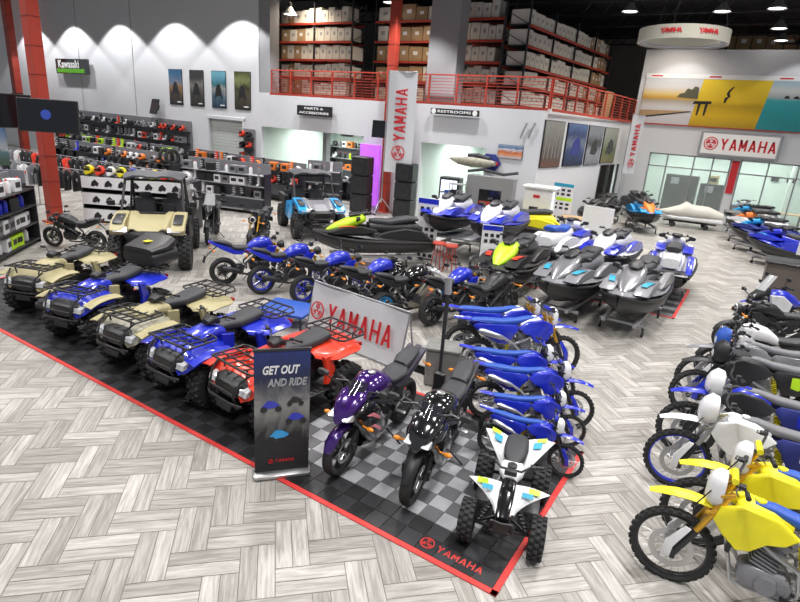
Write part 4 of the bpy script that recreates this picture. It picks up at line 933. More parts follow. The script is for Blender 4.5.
# ceiling joists
g = G()
for y in (23, 26, 29, 32, 35, 38):
    g.box(-12, y, 9.7, 40, .12, .1); g.box(-12, y, 9.05, 40, .08, .08)
    for k in range(40): x = -31+k; g.ring([(x, y, 9.05), (x+.5, y, 9.68), (x+1, y, 9.05)], .025, 4)
g.build('trim_7', 'dark')['kind'] = 'structure'
# red columns
def column(x, y, w, d, z0, z1, label, rz=0):
    t = empty('steel_column', (x, y, 0), rz); tag(t, label, 'column', 'red structural columns')
    g = G(); g.box(0, 0, (z0+z1)/2, w, d, z1-z0, bev=.04); g.build('shaft', 'redmetal', t)
    g = G()
    for k in range(int((z1-z0)/.75)): g.box(0, -d/2-.002, z0+.5+.75*k, w*.96, .012, .02); g.box(w/2+.002, 0, z0+.5+.75*k, .012, d*.96, .02)
    g.build('weld_seams', mat('seam_brown', (.16, .02, .015), .7), t); g = G(); g.box(0, 0, z0+.02, w+.2, d+.2, .04); g.build('base_plate', 'redmetal', t)
    return t
column(-18, 8.6, .4, .32, 0, 9.88, 'large red steel column at the left carrying the big television')
column(-13.1, 19.42, .34, .3, 0, 9.88, 'red steel column behind the vertical banner in the middle'); 
x, z = on_y(12, 50, 18); column(x, 18, .5, .4, 0, 9.88, 'thin far red column at the left edge of the photo')
# railing
def railing(P0, P1, label):
    t = empty('railing', (P0[0], P0[1], FZ1), math.atan2(P1[1]-P0[1], P1[0]-P0[0])); tag(t, label, 'railing', 'red mezzanine railings'); L_ = (P1-P0).length; n = round(L_/1.2)
    for k in range(n+1): g = G(); g.box(k*L_/n, 0, .5, .06, .06, 1.0); g.build('post', 'redmetal', t)
    g = G(); g.box(L_/2, 0, 1.0, L_, .06, .05); g.build('top_rail', 'redmetal', t)
    g = G()
    for k in range(8): g.box(L_/2, 0, .1+.11*k, L_, .02, .022)
    g.build('bars', 'redmetal', t); g = G(); g.box(L_/2, -.1, -.03, L_, .04, .1); g.build('kick_rail', 'redmetal', t)
railing(Vector((-20.1, WY+.12, 0)), Vector((-6.75, WY+.12, 0)), 'red railing along the front edge of the mezzanine')
railing(Vector((-6.72, WY+.2, 0)), Vector((-6.08, YW-.2, 0)), 'red railing along the side edge above the four posters')

# ================================================================ mezzanine racks and cartons
def carton_proto(m, lab):
    def f():
        t = empty('carton'); g = G(); g.box(0, 0, .5, 1, 1, 1, bev=.02); g.build('box', m, t)
        g = G(); g.box(0, -.501, .55, .35, .004, .25, bev=.1); g.build('paper_label', lab, t); g = G(); g.box(0, 0, 1.0, .08, 1.0, .008); g.build('tape', 'beige', t); return t
    return Proto(f)
CW, CB = carton_proto('carton', 'steel'), carton_proto('card', 'white')
def putc(P_, x, y, z, sx, sy, sz, rz, label, group):
    P_.put(x, y, rz, label, 'box', group, z=z); P_.pend[-1] = P_.pend[-1][:8]+((sx, sy, sz),)+P_.pend[-1][9:]
def rack_unit(x, y, L_, rz, levels, label, fill, dz=.85, depth=1.0, top=None, z0=FZ1):
    t = empty('pallet_rack', (x, y, z0), rz); tag(t, label, 'rack', 'mezzanine storage racks'); n = max(1, round(L_/2.5)); top = top or levels*dz+.2
    for k in range(n+1):
        g = G()
        for yy in (0, depth): g.box(k*L_/n, yy, top/2, .07, .07, top)
        for j in range(levels): g.ring([(k*L_/n, 0, j*dz+.1), (k*L_/n, depth, j*dz+.6)], .015, 4)
        g.build('upright', 'dark', t)
    for j in range(levels):
        for yy in (-.02, depth+.02): g = G(); g.box(L_/2, yy, j*dz+.08, L_, .05, .1); g.build('beam', 'redmetal', t)
        g = G(); g.box(L_/2, depth/2, j*dz+.12, L_, depth-.08, .03); g.build('deck', 'dark', t)
    c_, s_ = cos(rz), sin(rz)
    for j in range(levels):
        px = .1
        while px < L_-.35:
            w_, P_, lab = fill(j, px/L_); h = dz*rnd.uniform(.62, .8) if lab else 0
            if lab: cx, cy = px+w_/2, depth*.45; putc(P_, x+cx*c_-cy*s_, y+cx*s_+cy*c_, z0+j*dz+.137, w_*.94, depth*.8, h, math.degrees(rz), lab % (('lowest', 'second', 'third', 'fourth', 'top')[j]), 'cartons on '+label)
            px += w_
def fA(j, f):
    if f < .3: return rnd.uniform(.35, .6), CB if rnd.random() < .6 else CW, 'carton on the %s shelf at the dim end of the left mezzanine rack'
    return .4, CW, 'white carton on the %s shelf of the left mezzanine rack'
rack_unit(on_y(272, 50, 22)[0]+.5, 22, 4.6, 0, 5, 'tall storage rack full of white cartons at the left of the mezzanine', fA, .8)
rack_unit(on_y(372, 50, 23)[0], 23.2, 3.2, 0, 5, 'dim storage rack of brown cartons behind the red middle column', lambda j, f: (rnd.uniform(.5, .8), CB if rnd.random() < .75 else CW, 'carton on the %s shelf of the rack behind the middle red column'), .85)
rack_unit(on_y(459, 50, 22)[0], 22, 1.9, 0, 5, 'storage rack of white cartons right of the grey square pillar', lambda j, f: (rnd.uniform(.3, .45), CW, 'white carton on the %s shelf right of the grey pillar'), .8)
rack_unit(-8.55, 21.6, 9.6, math.radians(85.5), 5, 'long rack of white cartons running back along the side railing', lambda j, f: (.44, CW if f < .62 else (CB if rnd.random() < .5 else CW), 'carton on the %s shelf of the long rack by the side railing') if f < .95 else (.5, CB, None), .72)
rack_unit(-5.6, 35.5, 5, 0, 5, 'far rack of brown cartons beyond the picture wall at its left end', lambda j, f: (rnd.uniform(.5, .8), CB, 'brown carton on the %s shelf of the far rack beyond the picture wall'), .95)
rack_unit(-2.5, 38, 5, 0, 5, 'farthest rack of brown cartons under the hanging lamps', lambda j, f: (rnd.uniform(.6, 1.), CB, 'brown carton on the %s shelf under the hanging lamps'), 1.02)
CW.flush(); CB.flush()
g = G(); g.box(0, 0, .6, .9, .05, 1.2); o = g.build('plywood_sheet', 'wood'); x, y = -6.6, 28.3; o.location = (x-.3, y, FZ1); o.rotation_euler = (.05, 0, 1.4); tag(o, 'pale plywood sheet standing behind the side railing', 'board')

# ================================================================ signs, pictures and screens
def frame_pic(x, z, w, h, y, name, label, cat, m, group=None, strip=None):
    t = empty(name, (x, y, z)); tag(t, label, cat, group)
    g = G(); g.box(0, 0, 0, w, .03, h, bev=.1); g.build('backing', 'dark', t); g = G(); g.box(0, -.018, 0, w*.97, .01, h*.97, bev=.01); g.build('print', m, t, smooth=False); return t
def pic(name, stops, dist=2., sc_=3., rot=(0, 0, 0), n=.5):
    m, b, nd, L = nodes(name); tc = nd('TexCoord'); sp = nd('SeparateXYZ'); L.new(tc.outputs['Generated'], sp.inputs[0])
    nz = nd('TexNoise', Scale=sc_, Detail=5., Distortion=dist); L.new(tc.outputs['Generated'], nz.inputs['Vector'])
    a = nd('Math', op='MULTIPLY'); a.inputs[1].default_value = n; L.new(nz.outputs['Fac'], a.inputs[0]); c_ = nd('Math', op='ADD'); L.new(sp.outputs[2], c_.inputs[0]); L.new(a.outputs[0], c_.inputs[1])
    d = nd('Math', op='SUBTRACT'); d.inputs[1].default_value = n/2; L.new(c_.outputs[0], d.inputs[0]); L.new(ramp(nd, L, d.outputs[0], [(p_, tuple(q*(.6 if name.startswith('print_') else 1) for q in c0)) for p_, c0 in stops]), b.inputs['Base Color']); b.inputs['Roughness'].default_value = .6
    K[name] = m; return name
def glyph(parent, m, outs, y=-.026, name='figure'):
    g = G()
    for o in outs: g.prism(o, y, y+.004, bev=.0)
    return fixn(g.build(name, m, parent, smooth=False))
PX = ((168.7, 182, 'road through dry hills at dusk', [(0, (.02, .02, .03)), (.3, (.1, .07, .05)), (.5, (.4, .22, .08)), (.62, (.25, .3, .4)), (.9, (.06, .2, .4))]),
      (189.5, 203.5, 'dark scene with a standing rider', [(0, (.02, .02, .02)), (.35, (.1, .09, .08)), (.6, (.3, .28, .26)), (.8, (.05, .05, .05))]),
      (211.5, 226, 'riders by blue water under a green hill', [(0, (.02, .04, .08)), (.3, (.1, .2, .3)), (.5, (.5, .5, .45)), (.65, (.03, .2, .28)), (.9, (.2, .55, .7))]),
      (234.5, 250.8, 'forest trail with pale light', [(0, (.02, .02, .015)), (.4, (.12, .1, .05)), (.55, (.05, .06, .02)), (.8, (.35, .38, .15)), (1, (.1, .12, .04))]))
for i, (u0, u1, lb, stp) in enumerate(PX):
    (xa, za), (xb, _) = on_y(u0, 69+i*.8), on_y(u1, 69+i*.8); zb = on_y((u0+u1)/2, 104.5+i*1.8)[1]
    t = frame_pic((xa+xb)/2, (za+zb)/2, xb-xa, za-zb, WY-.02, 'wall_poster', 'tall poster on the left wall: '+lb, 'poster', pic('print_'+str(i), stp, 1.5, 4), 'posters on the left wall')
    hh = (za-zb)/2; glyph(t, 'black', [[(-.3, -.5), (-.22, .0), (-.1, .25), (.1, .25), (.22, -.1), (.3, -.5), (.1, -.3), (-.1, -.3)]]); glyph(t, 'whitetext', [[(.1, -hh+.12), (.42, -hh+.12), (.42, -hh+.17), (.1, -hh+.17)]], name='caption')
for i, (u0, u1, v0, v1, lb, stp) in enumerate(((545, 565, 119.5, 167.5, 'bare pale tree trunks over red ground', [(0, (.25, .1, .06)), (.2, (.16, .12, .1)), (.6, (.28, .27, .24)), (.9, (.4, .4, .36))]), (568, 587.5, 122.5, 166, 'blue night scene with riders', [(0, (.02, .03, .08)), (.35, (.05, .09, .25)), (.55, (.25, .3, .4)), (.75, (.03, .06, .2)), (1, (.15, .25, .5))]),
        (589, 603.5, 125, 164.5, 'grey machine on snow', [(0, (.3, .32, .35)), (.35, (.45, .46, .5)), (.55, (.08, .09, .1)), (.8, (.3, .32, .36))]), (605, 618.5, 127, 163, 'green park with a yellow patch', [(0, (.3, .25, .12)), (.35, (.2, .25, .1)), (.6, (.35, .4, .3)), (.9, (.5, .5, .45))]))):
    (sa, za), (sb, _) = on_pw(u0, v0), on_pw(u1, v0+2); zb = on_pw(u0, v1)[1]; d = (PB-PA).normalized(); c_ = PA+d*((sa+sb)/2)
    t = empty('wall_poster', (c_[0]+.03, c_[1], (za+zb)/2), math.atan2(d[1], d[0])); tag(t, 'large poster under the side railing: '+lb, 'poster', 'posters on the mezzanine wall'); w_, h_ = sb-sa, za-zb
    g = G(); g.box(0, 0, 0, w_, .04, h_); g.build('backing', 'black', t); g = G(); g.box(0, -.024, 0, w_*.96, .01, h_*.97, bev=.01); g.build('print', pic('print_s'+str(i), stp, 2, 5), t, smooth=False)
    if i: glyph(t, 'black' if i > 1 else 'navy', [[(-w_*.25, -.35), (-w_*.15, .1), (0, .3), (w_*.18, .2), (w_*.25, -.2), (w_*.1, -.4)]], -.034)
    else: glyph(t, 'steel', [[(x, -.5), (x+.06, -.5), (x+.05, .66), (x+.01, .66)] for x in (-w_*.4, -w_*.22, -.05, w_*.12, w_*.3)], -.034, 'trunks')
# green and black brand sign
(xa, za), (xb, zb) = on_y(59.5, 59), on_y(92.5, 75)
t = empty('wall_sign', ((xa+xb)/2, WY-.2, (za+zb)/2)); tag(t, 'black wall sign with white lettering over a green bar', 'sign'); w_, h_ = xb-xa, za-zb
g = G(); g.box(0, 0, 0, w_, .14, h_, bev=.04); g.build('cabinet', 'gloss', t); g = G(); g.box(-w_*.03, -.08, -h_*.3, w_*.86, .02, h_*.26); g.build('green_bar', 'green', t); text('Kawasaki', .62, 'whitetext', t, (-w_*.08, -.08, h_*.12), bold=.012, width=w_*.66)
def dark_sign(u0, v0, u1, v1, lines, label):
    (xa, za), (xb, zb) = on_y(u0, v0), on_y(u1, v1); w_, h_ = xb-xa, za-zb; t = empty('hanging_sign', ((xa+xb)/2, WY-.12, (za+zb)/2)); tag(t, label, 'sign')
    g = G(); g.box(0, 0, 0, w_, .1, h_, bev=.1); g.build('panel', 'black', t)
    for k, (s_, f) in enumerate(lines): text(s_, h_*.62/len(lines), 'whitetext', t, (0, -.055, h_*(.22-.44*k) if len(lines) > 1 else 0), bold=.003, width=w_*f)
    return t, w_
dark_sign(299.5, 105, 333.5, 117.5, (('PARTS &', .55), ('ACCESSORIES', .86)), 'black sign reading PARTS & ACCESSORIES over the left opening')
t, w_ = dark_sign(433, 108, 480, 117, (('RESTROOMS', .7),), 'black sign reading RESTROOMS over the right opening')
for q in (-1, 1): g = G(); g.lathe([(.001, 0), (.1, 0), (.1, .01), (.001, .01)], (q*w_*.43, -.06, 0), 'y', 16); g.build('pictogram', 'whitetext', t)
# lit brand sign on the right wall
xa, za, xb, zb = -2.87, 4.31, .42, 3.2
t = empty('wall_sign', ((xa+xb)/2, YW-.2, (za+zb)/2)); tag(t, 'wide pale sign with red YAMAHA lettering above the showroom windows', 'sign'); w_, h_ = xb-xa, za-zb
g = G(); g.box(0, 0, 0, w_, .36, h_, bev=.06); g.build('cabinet', 'steel', t); g = G(); g.box(0, -.185, 0, w_*.93, .02, h_*.82, bev=.1); g.build('face', 'sign_face', t)
block_word('YAMAHA', w_*.7, .5, 'redtext', t, (w_*.11, -.197, 0), (PI/2, 0, 0), bold=.27)
g = G(); g.lathe([(.001, 0), (.3, 0), (.3, .012), (.001, .012)], (-w_*.35, -.208, 0), 'y', 28); dsc = g.build('emblem_disc', 'redtext', t)
tuning_fork(.25, 'sign_face', None, t, (-w_*.35, -.212, 0), (PI/2, 0, 0))
# mural of three panels
mz0, mz1 = 4.5, 6.58
def mural(x0, x1, name, label, m):
    t = empty('wall_mural', ((x0+x1)/2, YW-.03, 0)); tag(t, label, 'mural', 'pictures on the upper right wall'); w_ = (x1-x0)/2; sl = .22
    out = [(-w_-(sl if x0 > -5 else 0), mz0), (w_-sl, mz0), (w_+sl*.2, mz1), (-w_+(sl*.2 if x0 > -5 else 0), mz1)]; g = G(); g.prism(out, -.02, 0.01, bev=0); fixn(g.build('print', m, t, smooth=False))
    g = G(); g.box(0, -.02, mz1+.1, w_*2, .02, .2); g.build('header_strip', 'whitetext', t); g = G(); g.box(-w_+.5, -.035, mz1+.1, .5, .006, .06); g.build('header_mark', 'redtext', t); g = G(); g.box(0, -.03, mz0-.03, w_*2, .03, .05); g.build('bottom_strip', 'redmetal', t); return t
t = mural(-5.87, -3.35, '', 'sunrise lake picture with a wooden dock, left of the yellow one', pic('lake', [(0, (.55, .52, .55)), (.38, (.66, .64, .66)), (.52, (.42, .36, .26)), (.57, (.6, .33, .04)), (.66, (.75, .55, .2)), (.8, (.7, .68, .68)), (1, (.6, .62, .65))], .2, 2, n=.06))
glyph(t, 'dark', [[(-1.25, 4.72), (-1.25, 4.78), (1.0, 5.14), (1.05, 5.1)]], -.03, 'dock_edge'); glyph(t, 'wood', [[(-1.25, 4.8), (-1.25, 5.1), (-.2, 5.12), (1.0, 5.14)]], -.03, 'dock')
glyph(t, mat('olive_print', (.1, .1, .06), .7), [[(.3, 5.75), (.4, 5.9), (.6, 5.95), (.7, 6.15), (.9, 6.1), (1.0, 6.25), (1.18, 6.2), (1.22, 5.7), (.8, 5.72)]], -.03, 'trees')
t = mural(-3.35, -.57, '', 'yellow picture of a diver leaping from a pier', pic('yellow_sea', [(0, (.45, .28, .01)), (.25, (.72, .45, .01)), (.45, (.55, .34, .01)), (.55, (.78, .52, .02)), (1, (.85, .6, .03))], .3, 9, n=.12))
glyph(t, 'black', [[(-1.55, 5.6), (-.82, 5.62), (-.82, 5.5), (-.95, 5.5), (-1.0, 4.98), (-1.08, 4.98), (-1.06, 5.48), (-1.25, 5.48), (-1.3, 4.98), (-1.38, 4.98), (-1.36, 5.48), (-1.6, 5.48)]], -.03, 'pier')
glyph(t, 'black', [[(-.32, 5.55), (-.24, 5.6), (-.2, 5.75), (-.1, 5.86), (-.17, 6.0), (-.12, 6.12), (-.02, 6.28), (-.1, 6.26), (-.22, 6.12), (-.28, 5.95), (-.2, 5.85), (-.32, 5.78)]], -.03, 'diver')
t = mural(-.57, 2.4, '', 'teal sea picture with small boats on the horizon at the right', pic('teal_sea', [(0, (.02, .25, .28)), (.35, (.03, .35, .38)), (.6, (.05, .42, .45)), (.68, (.45, .5, .5)), (.8, (.66, .68, .66)), (1, (.35, .52, .62))], .3, 8, n=.1))
glyph(t, 'dark', [[(-.9+.35*k, 5.86), (-.86+.35*k, 5.96), (-.75+.35*k, 5.98), (-.66+.35*k, 5.86)] for k in range(5)], -.03, 'boats')
# hanging ring sign
p = at(683, 38, 6.2)
t = empty('hanging_ring_sign', (p[0], p[1], 6.2)); tag(t, 'round hanging ring sign with small red lettering near the ceiling', 'sign')
g = G(); g.lathe([(1.0, -.14), (1.04, -.14), (1.04, .16), (1.0, .16)], ax='z', n=48, close=True); r0 = g.build('ring', 'beige', t)
for a_ in (-108, -62):
    for k, ch in enumerate('YAMAHA'):
        aa = math.radians(a_+k*4.2); text(ch, .15, 'redtext', t, (1.05*cos(aa), 1.05*sin(aa), .02), (PI/2, 0, aa+PI/2), bold=.004, name='letter')
g = G(); g.lathe([(1.0, -.12), (.85, -.1), (.85, -.08), (1.0, -.1)], ax='z', n=48, close=True); g.build('lower_flange', 'steel', t)
for k in range(3): g = G(); a_ = 2*PI*k/3+.4; g.ring([(1.0*cos(a_), 1.0*sin(a_), .16), (.1*cos(a_), .1*sin(a_), 3.65)], .008, 5); g.build('cable', 'dark', t)
# lamps
def high_bay():
    t = empty('high_bay_lamp'); g = G(); g.lathe([(.08, .35), (.12, .3), (.18, .2), (.32, .04), (.34, 0), (.32, 0), (.16, .18), (.08, .26)], ax='z', n=28, close=True); g.build('reflector', 'steel', t)
    g = G(); g.lathe([(.001, .05), (.29, .05), (.29, .035), (.001, .035)], ax='z', n=24); g.build('bulb', 'lampon', t); g = G(); g.box(0, 0, .42, .18, .18, .22, bev=.2); g.ring([(0, 0, .5), (0, 0, 1.2)], .012, 6); g.build('housing', 'dark', t); return t
HB = Proto(high_bay)
for u, v, z, lb in ((290, 15, 8.0, 'over the left mezzanine rack'), (390, 3, 8.6, 'at the top edge over the middle column'), (418, 18, 8.6, 'right of the middle red column'), (630, 12, 8.6, 'left of the hanging ring sign'), (722, 12, 8.6, 'right of the hanging ring sign'), (777, 9, 8.6, 'top one of the column of three at the right'), (779, 29, 8.6, 'middle one of the column of three at the right'), (781, 41, 8.6, 'bottom one of the column of three at the right')):
    p = at(u, v, z); HB.put(p[0], p[1], 0, 'hanging industrial lamp '+lb, 'lamp', 'hanging high bay lamps', z=z)
HB.flush()
# televisions
def tv(x, y, z, w, h, rz, tilt, label, arm=True):
    t = empty('television', (x, y, z)); t.rotation_euler = (tilt, 0, math.radians(rz)); tag(t, label, 'television')
    g = G(); g.box(0, 0, 0, w, .06, h, bev=.15); g.build('casing', 'black', t); g = G(); g.box(0, -.032, 0, w*.96, .006, h*.93, bev=.05); g.build('screen', 'screen', t)
    if arm: g = G(); g.box(0, .12, 0, .3, .2, .3); g.build('bracket', 'dark', t)
    return t
p = on_y(48.5, 116, 8.2); t = tv(p[0], 8.2, p[1], 1.55, .88, 42, -.08, 'big dark television mounted on the large red column')
g = G(); g.lathe([(.001, 0), (.13, 0), (.13, .004), (.001, .004)], (-.05, -.04, .03), 'y', 20); g.build('screen_logo', mat('logo_blue', (.02, .05, .3), .5, emit=.3), t)
tv(-18.75, 8.1, 3.2, 1.2, .95, 90, -.08, 'second dark television seen edge on behind the big one')
p = on_y(384.5, 129.5, 18.85); tv(p[0], 18.85, p[1], 1.05, .66, 12, -.1, 'black television hung on the middle red column')
p = on_y(154.5, 106.5, WY-.35); tv(p[0], WY-.35, p[1], .9, .8, -12, -.25, 'small black television tilted down from the left wall under the posters')
p = on_y(17, 98, 17.6); tv(p[0], 17.6, p[1], 1.0, .6, 10, -.2, 'small black television on the thin far red column')
# vertical banners on stands
def feather(x, y, h, w, z0, rz, label, txt, tl, foot=True):
    t = empty('banner_stand', (x, y, 0), math.radians(rz)); tag(t, label, 'banner'); g = G(); g.ring([(0, 0, .5), (0, 0, h+.05)], [.03, .018], 8); g.ring([(0, 0, h), (w, 0, h)], .015, 6); g.build('pole', 'alu', t)
    g = G(); g.sheet([[(.03+w*i/5, .03*sin(i*1.3+j*.4), z0+(h-z0)*j/9) for j in range(10)] for i in range(6)], .006); g.build('flag', 'fabric', t)
    block_word(txt, tl, w*.42, 'redtext', t, (w*.52, -.05, z0+(h-z0)*.58), (PI/2, -PI/2, 0), bold=.25)
    tuning_fork(w*.24, 'redtext', None, t, (w*.52, -.05, z0+(h-z0)*.58-tl/2-w*.35), (PI/2, 0, 0))
    for k in range(3): g = G(); a_ = 2*PI*k/3+.3; g.ring([(0, 0, .7), (.3*cos(a_), .3*sin(a_), .35), (.45*cos(a_), .45*sin(a_), .01)], .018, 6); g.build('leg', 'alu', t)
    return t
feather(-12.8, 18.75, 5.5, 1.15, 1.75, 12, 'tall white vertical banner with red YAMAHA lettering in the middle', 'YAMAHA', 2.0)
feather(-5.62, 28.3, 4.75, .8, 2.1, 60, 'narrow vertical banner with red lettering by the right corner', 'YAMAHA', 1.5)
# barrier banner
t = empty('barrier_banner', (-5.2, 6.93, 0), math.radians(-6)); tag(t, 'white fabric barrier with red YAMAHA lettering behind the red quad', 'banner')
R = Matrix.Rotation(.2, 3, 'X')
g = G(); gr = [[(2.16*(i/10-.5), .03*sin(i*.8)+.18*j/5, .04+.9*j/5) for j in range(6)] for i in range(11)]; g.sheet(gr, .008); g.build('fabric', 'fabric', t)
g = G(); g.ring([(-1.08, .19, .95), (1.08, .19, .95)], .018, 8); g.ring([(-1.08, 0, .03), (1.08, 0, .03)], .018, 8)
for q in (-1, 1): g.ring([(q*1.08, 0, .03), (q*1.08, .19, .95), (q*1.08, .38, .03)], .016, 8)
g.build('frame', 'steel', t); block_word('YAMAHA', 1.5, .36, 'redtext', t, (.14, .04, .5), (PI/2-.2, 0, 0), bold=.25); tuning_fork(.16, 'redtext', None, t, (-.82, .02, .5), (PI/2-.2, 0, 0))
# roll-up banner
t = empty('roll_up_banner', (-3.88, 4.12, 0), math.radians(44)); tag(t, 'dark roll-up banner reading GET OUT AND RIDE at the edge of the mat', 'banner')
pa, pb = at(255, 478), at(308, 472); t.location = ((pa[0]+pb[0])/2, (pa[1]+pb[1])/2, 0); t.rotation_euler[2] = math.atan2(pb[1]-pa[1], pb[0]-pa[0]); bw = (pb-pa).length; bh = 1.43
g = G(); g.box(0, 0, bh/2+.06, bw, .012, bh, bev=.01); pr = g.build('print', pic('ride_print', [(0, (.012, .013, .015)), (.3, (.02, .02, .022)), (.4, (.12, .12, .12)), (.55, (.28, .28, .27)), (.7, (.1, .1, .12)), (.78, (.02, .025, .07)), (1, (.02, .04, .18))], 2., 4., n=.3), t)
g = G(); g.box(0, 0, .035, bw+.04, .16, .07, bev=.3); g.build('base', 'alu', t); g = G(); g.box(0, 0, bh+.07, bw+.02, .03, .03); g.build('top_rail', 'dark', t); g = G(); g.ring([(0, .03, .06), (0, .03, bh+.05)], .01, 6); g.build('support_pole', 'dark', t)
text('GET OUT', .13, 'whitetext', t, (-.04*bw, -.01, bh*.89), bold=.004, width=bw*.66, shear=.25, ext=.002); text('AND RIDE', .12, mat('grey_letters', (.4, .4, .42), .5), t, (.08*bw, -.01, bh*.79), bold=.004, width=bw*.72, shear=.25, ext=.002); block_word('YAMAHA', bw*.36, .035, 'redtext', t, (.03, -.008, .2), (PI/2, 0, 0), ext=.003, bold=.24)
tuning_fork(.026, 'redtext', None, t, (-.12, -.012, .2), (PI/2, 0, 0))
for cx, cz, s_, m in ((-.11, .88, 1, 'blue'), (.15, .72, 1, 'blue'), (-.02, .52, 1.15, 'cyan'), (.14, .92, .8, 'dark')):
    glyph(t, m, [[(cx-.1*s_, cz-.02), (cx-.04*s_, cz+.05*s_), (cx+.02*s_, cz+.04*s_), (cx+.08*s_, cz+.0), (cx+.05*s_, cz-.03*s_), (cx-.04*s_, cz-.04*s_)]], -.014, 'machine_picture')
    for dx in (-.08, .07): glyph(t, 'black', [[(cx+dx*s_+.035*s_*cos(a*PI/4), cz-.05*s_+.035*s_*sin(a*PI/4)) for a in range(8)]], -.017, 'wheel_picture')
# stone block, thin post, blue ramp
t = empty('stone_block', (-3.42, 6.95, 0), .35); tag(t, 'rough grey stone block at the right end of the white barrier', 'block'); g = G(); g.box(0, 0, .29, .5, .42, .58, bev=.06); g.build('block', 'stone', t); g = G(); g.box(0, 0, .6, .53, .45, .05, bev=.2); g.build('cap_slab', 'stone', t)
t = empty('post_stand', (-3.05, 6.12, 0)); tag(t, 'thin tall black post with a grey cap behind the glossy black motorcycle', 'post'); g = G(); g.box(0, 0, .3, .17, .09, .6, bev=.3); g.build('base', 'black', t); g = G(); g.ring([(0, 0, .58), (-.1, .2, 1.65)], [.022, .03], 10); g.build('post', 'black', t); g = G(); g.ring([(-.1, .2, 1.63), (-.12, .22, 1.85)], [.045, .05], 12); g.build('cap', 'steel', t)
p = at(289, 307, .32); t = empty('folding_ramp', (p[0], p[1], 0), .25); tag(t, 'bright blue low platform left of the white barrier', 'platform'); g = G(); g.box(0, 0, .3, .95, .75, .06, bev=.15); g.build('top', 'bluelt', t)
for q in (-1, 1):
    for r0 in (-1, 1): g = G(); g.ring([(q*.4, r0*.3, .27), (q*.42, r0*.33, .0)], .018, 6); g.build('leg', 'dark', t)

# ================================================================ store fixtures and goods
def helmet():
    t = empty('helmet'); g = G(); g.loft([(-.13, .13, .06, .06, 2.2), (-.1, .13, .1, .1, 2.2), (-.02, .135, .125, .13, 2.3), (.07, .125, .115, .12, 2.3), (.12, .08, .08, .07, 2.3), (.15, .06, .05, .045, 2.2)], 16); g.build('shell', 'red', t)
    g = G(); g.sheet([[(.105+.03*cos(a)-.02*i, .11*sin(a), .13+.05*i) for a in (-1.1, -.6, 0, .6, 1.1)] for i in range(2)], .006); g.build('visor', 'gloss', t)
    g = G(); g.ribbon([(.06, .24), (.14, .25), (.2, .23)], [.08, .07, .03], .02, .008); fixn(g.build('peak', 'black', t)); return t
def boot():
    t = empty('riding_boot'); g = G(); g.loft([(.0, -.02, .05, .1, 2.6), (.12, -.01, .052, .075, 2.6), (.22, 0, .05, .06, 2.6), (.38, 0, .06, .07, 2.6)], 12, 'z')
    g.v = [(b_, a_, c_) for a_, b_, c_ in g.v]; g.loft([(-.1, .04, .04, .04, 2.5), (.08, .045, .05, .045, 2.5), (.18, .03, .04, .03, 2.5)]); fixn(g.build('upper', 'black', t))
    g = G(); g.box(.04, 0, .01, .3, .1, .02, bev=.3); g.build('sole', 'grey', t)
    g = G()
    for k in range(3): g.box(.07, 0, .14+.08*k, .02, .12, .02)
    g.build('buckles', 'white', t); return t
def carton_small():
    t = empty('product_box'); g = G(); g.box(0, 0, .14, .24, .3, .28, bev=.03); g.build('box', 'white', t); g = G(); g.box(.121, 0, .15, .004, .2, .12); g.build('label', 'black', t); return t
def garment():
    t = empty('jacket'); g = G(); g.loft([(.0, 0, .06, .17, 2.6), (.3, 0, .07, .16, 2.8), (.55, 0, .06, .19, 2.8), (.66, 0, .03, .08, 2.4)], 12, 'z')
    g.v = [(b_, a_, c_) for a_, b_, c_ in g.v]
    fixn(g.build('body', 'black', t))
    for q in (-1, 1): g = G(); g.ring([(0, q*.17, .58), (.02, q*.24, .35), (.03, q*.25, .06)], [.06, .055, .04], 8); g.build('sleeve', 'black', t)
    g = G(); g.box(.06, 0, .38, .01, .2, .1); g.build('chest_stripe', 'white', t); g = G(); g.ring([(0, -.15, .62), (0, 0, .7), (0, .15, .62)], .01, 5); g.build('hanger', 'steel', t); return t
def tyre_item():
    t = empty('spare_tyre'); g = G(); g.lathe([(.2, -.05), (.26, -.06), (.3, -.03), (.3, .03), (.26, .06), (.2, .05)], (0, 0, .3), 'y', 28, True)
    for k in range(24): a = 2*PI*k/24; g.box(.3*cos(a), 0, .3+.3*sin(a), .02, .08, .03, rot=Matrix.Rotation(-a, 3, 'Y'))
    g.build('tyre', 'rubber', t); return t
def jug():
    t = empty('oil_bottle'); g = G(); g.loft([(0, 0, .07, .05, 3), (.2, 0, .07, .05, 3), (.26, 0, .04, .03, 2.4)], 12, 'z'); fixn(g.build('bottle', 'white', t)); g = G(); g.lathe([(.02, .26), (.02, .3), (.001, .3)], ax='z', n=10); g.build('cap', 'red', t); return t
GM = Proto(garment)
HM, BT, BX, TY, JG = Proto(helmet), Proto(boot), Proto(carton_small), Proto(tyre_item), Proto(jug)
CN = {'red': 'red', 'black': 'black', 'white': 'white', 'blue': 'blue', 'grey': 'grey', 'lime': 'lime', 'orange': 'orange', 'yellow': 'yellow', 'tan': 'tan'}
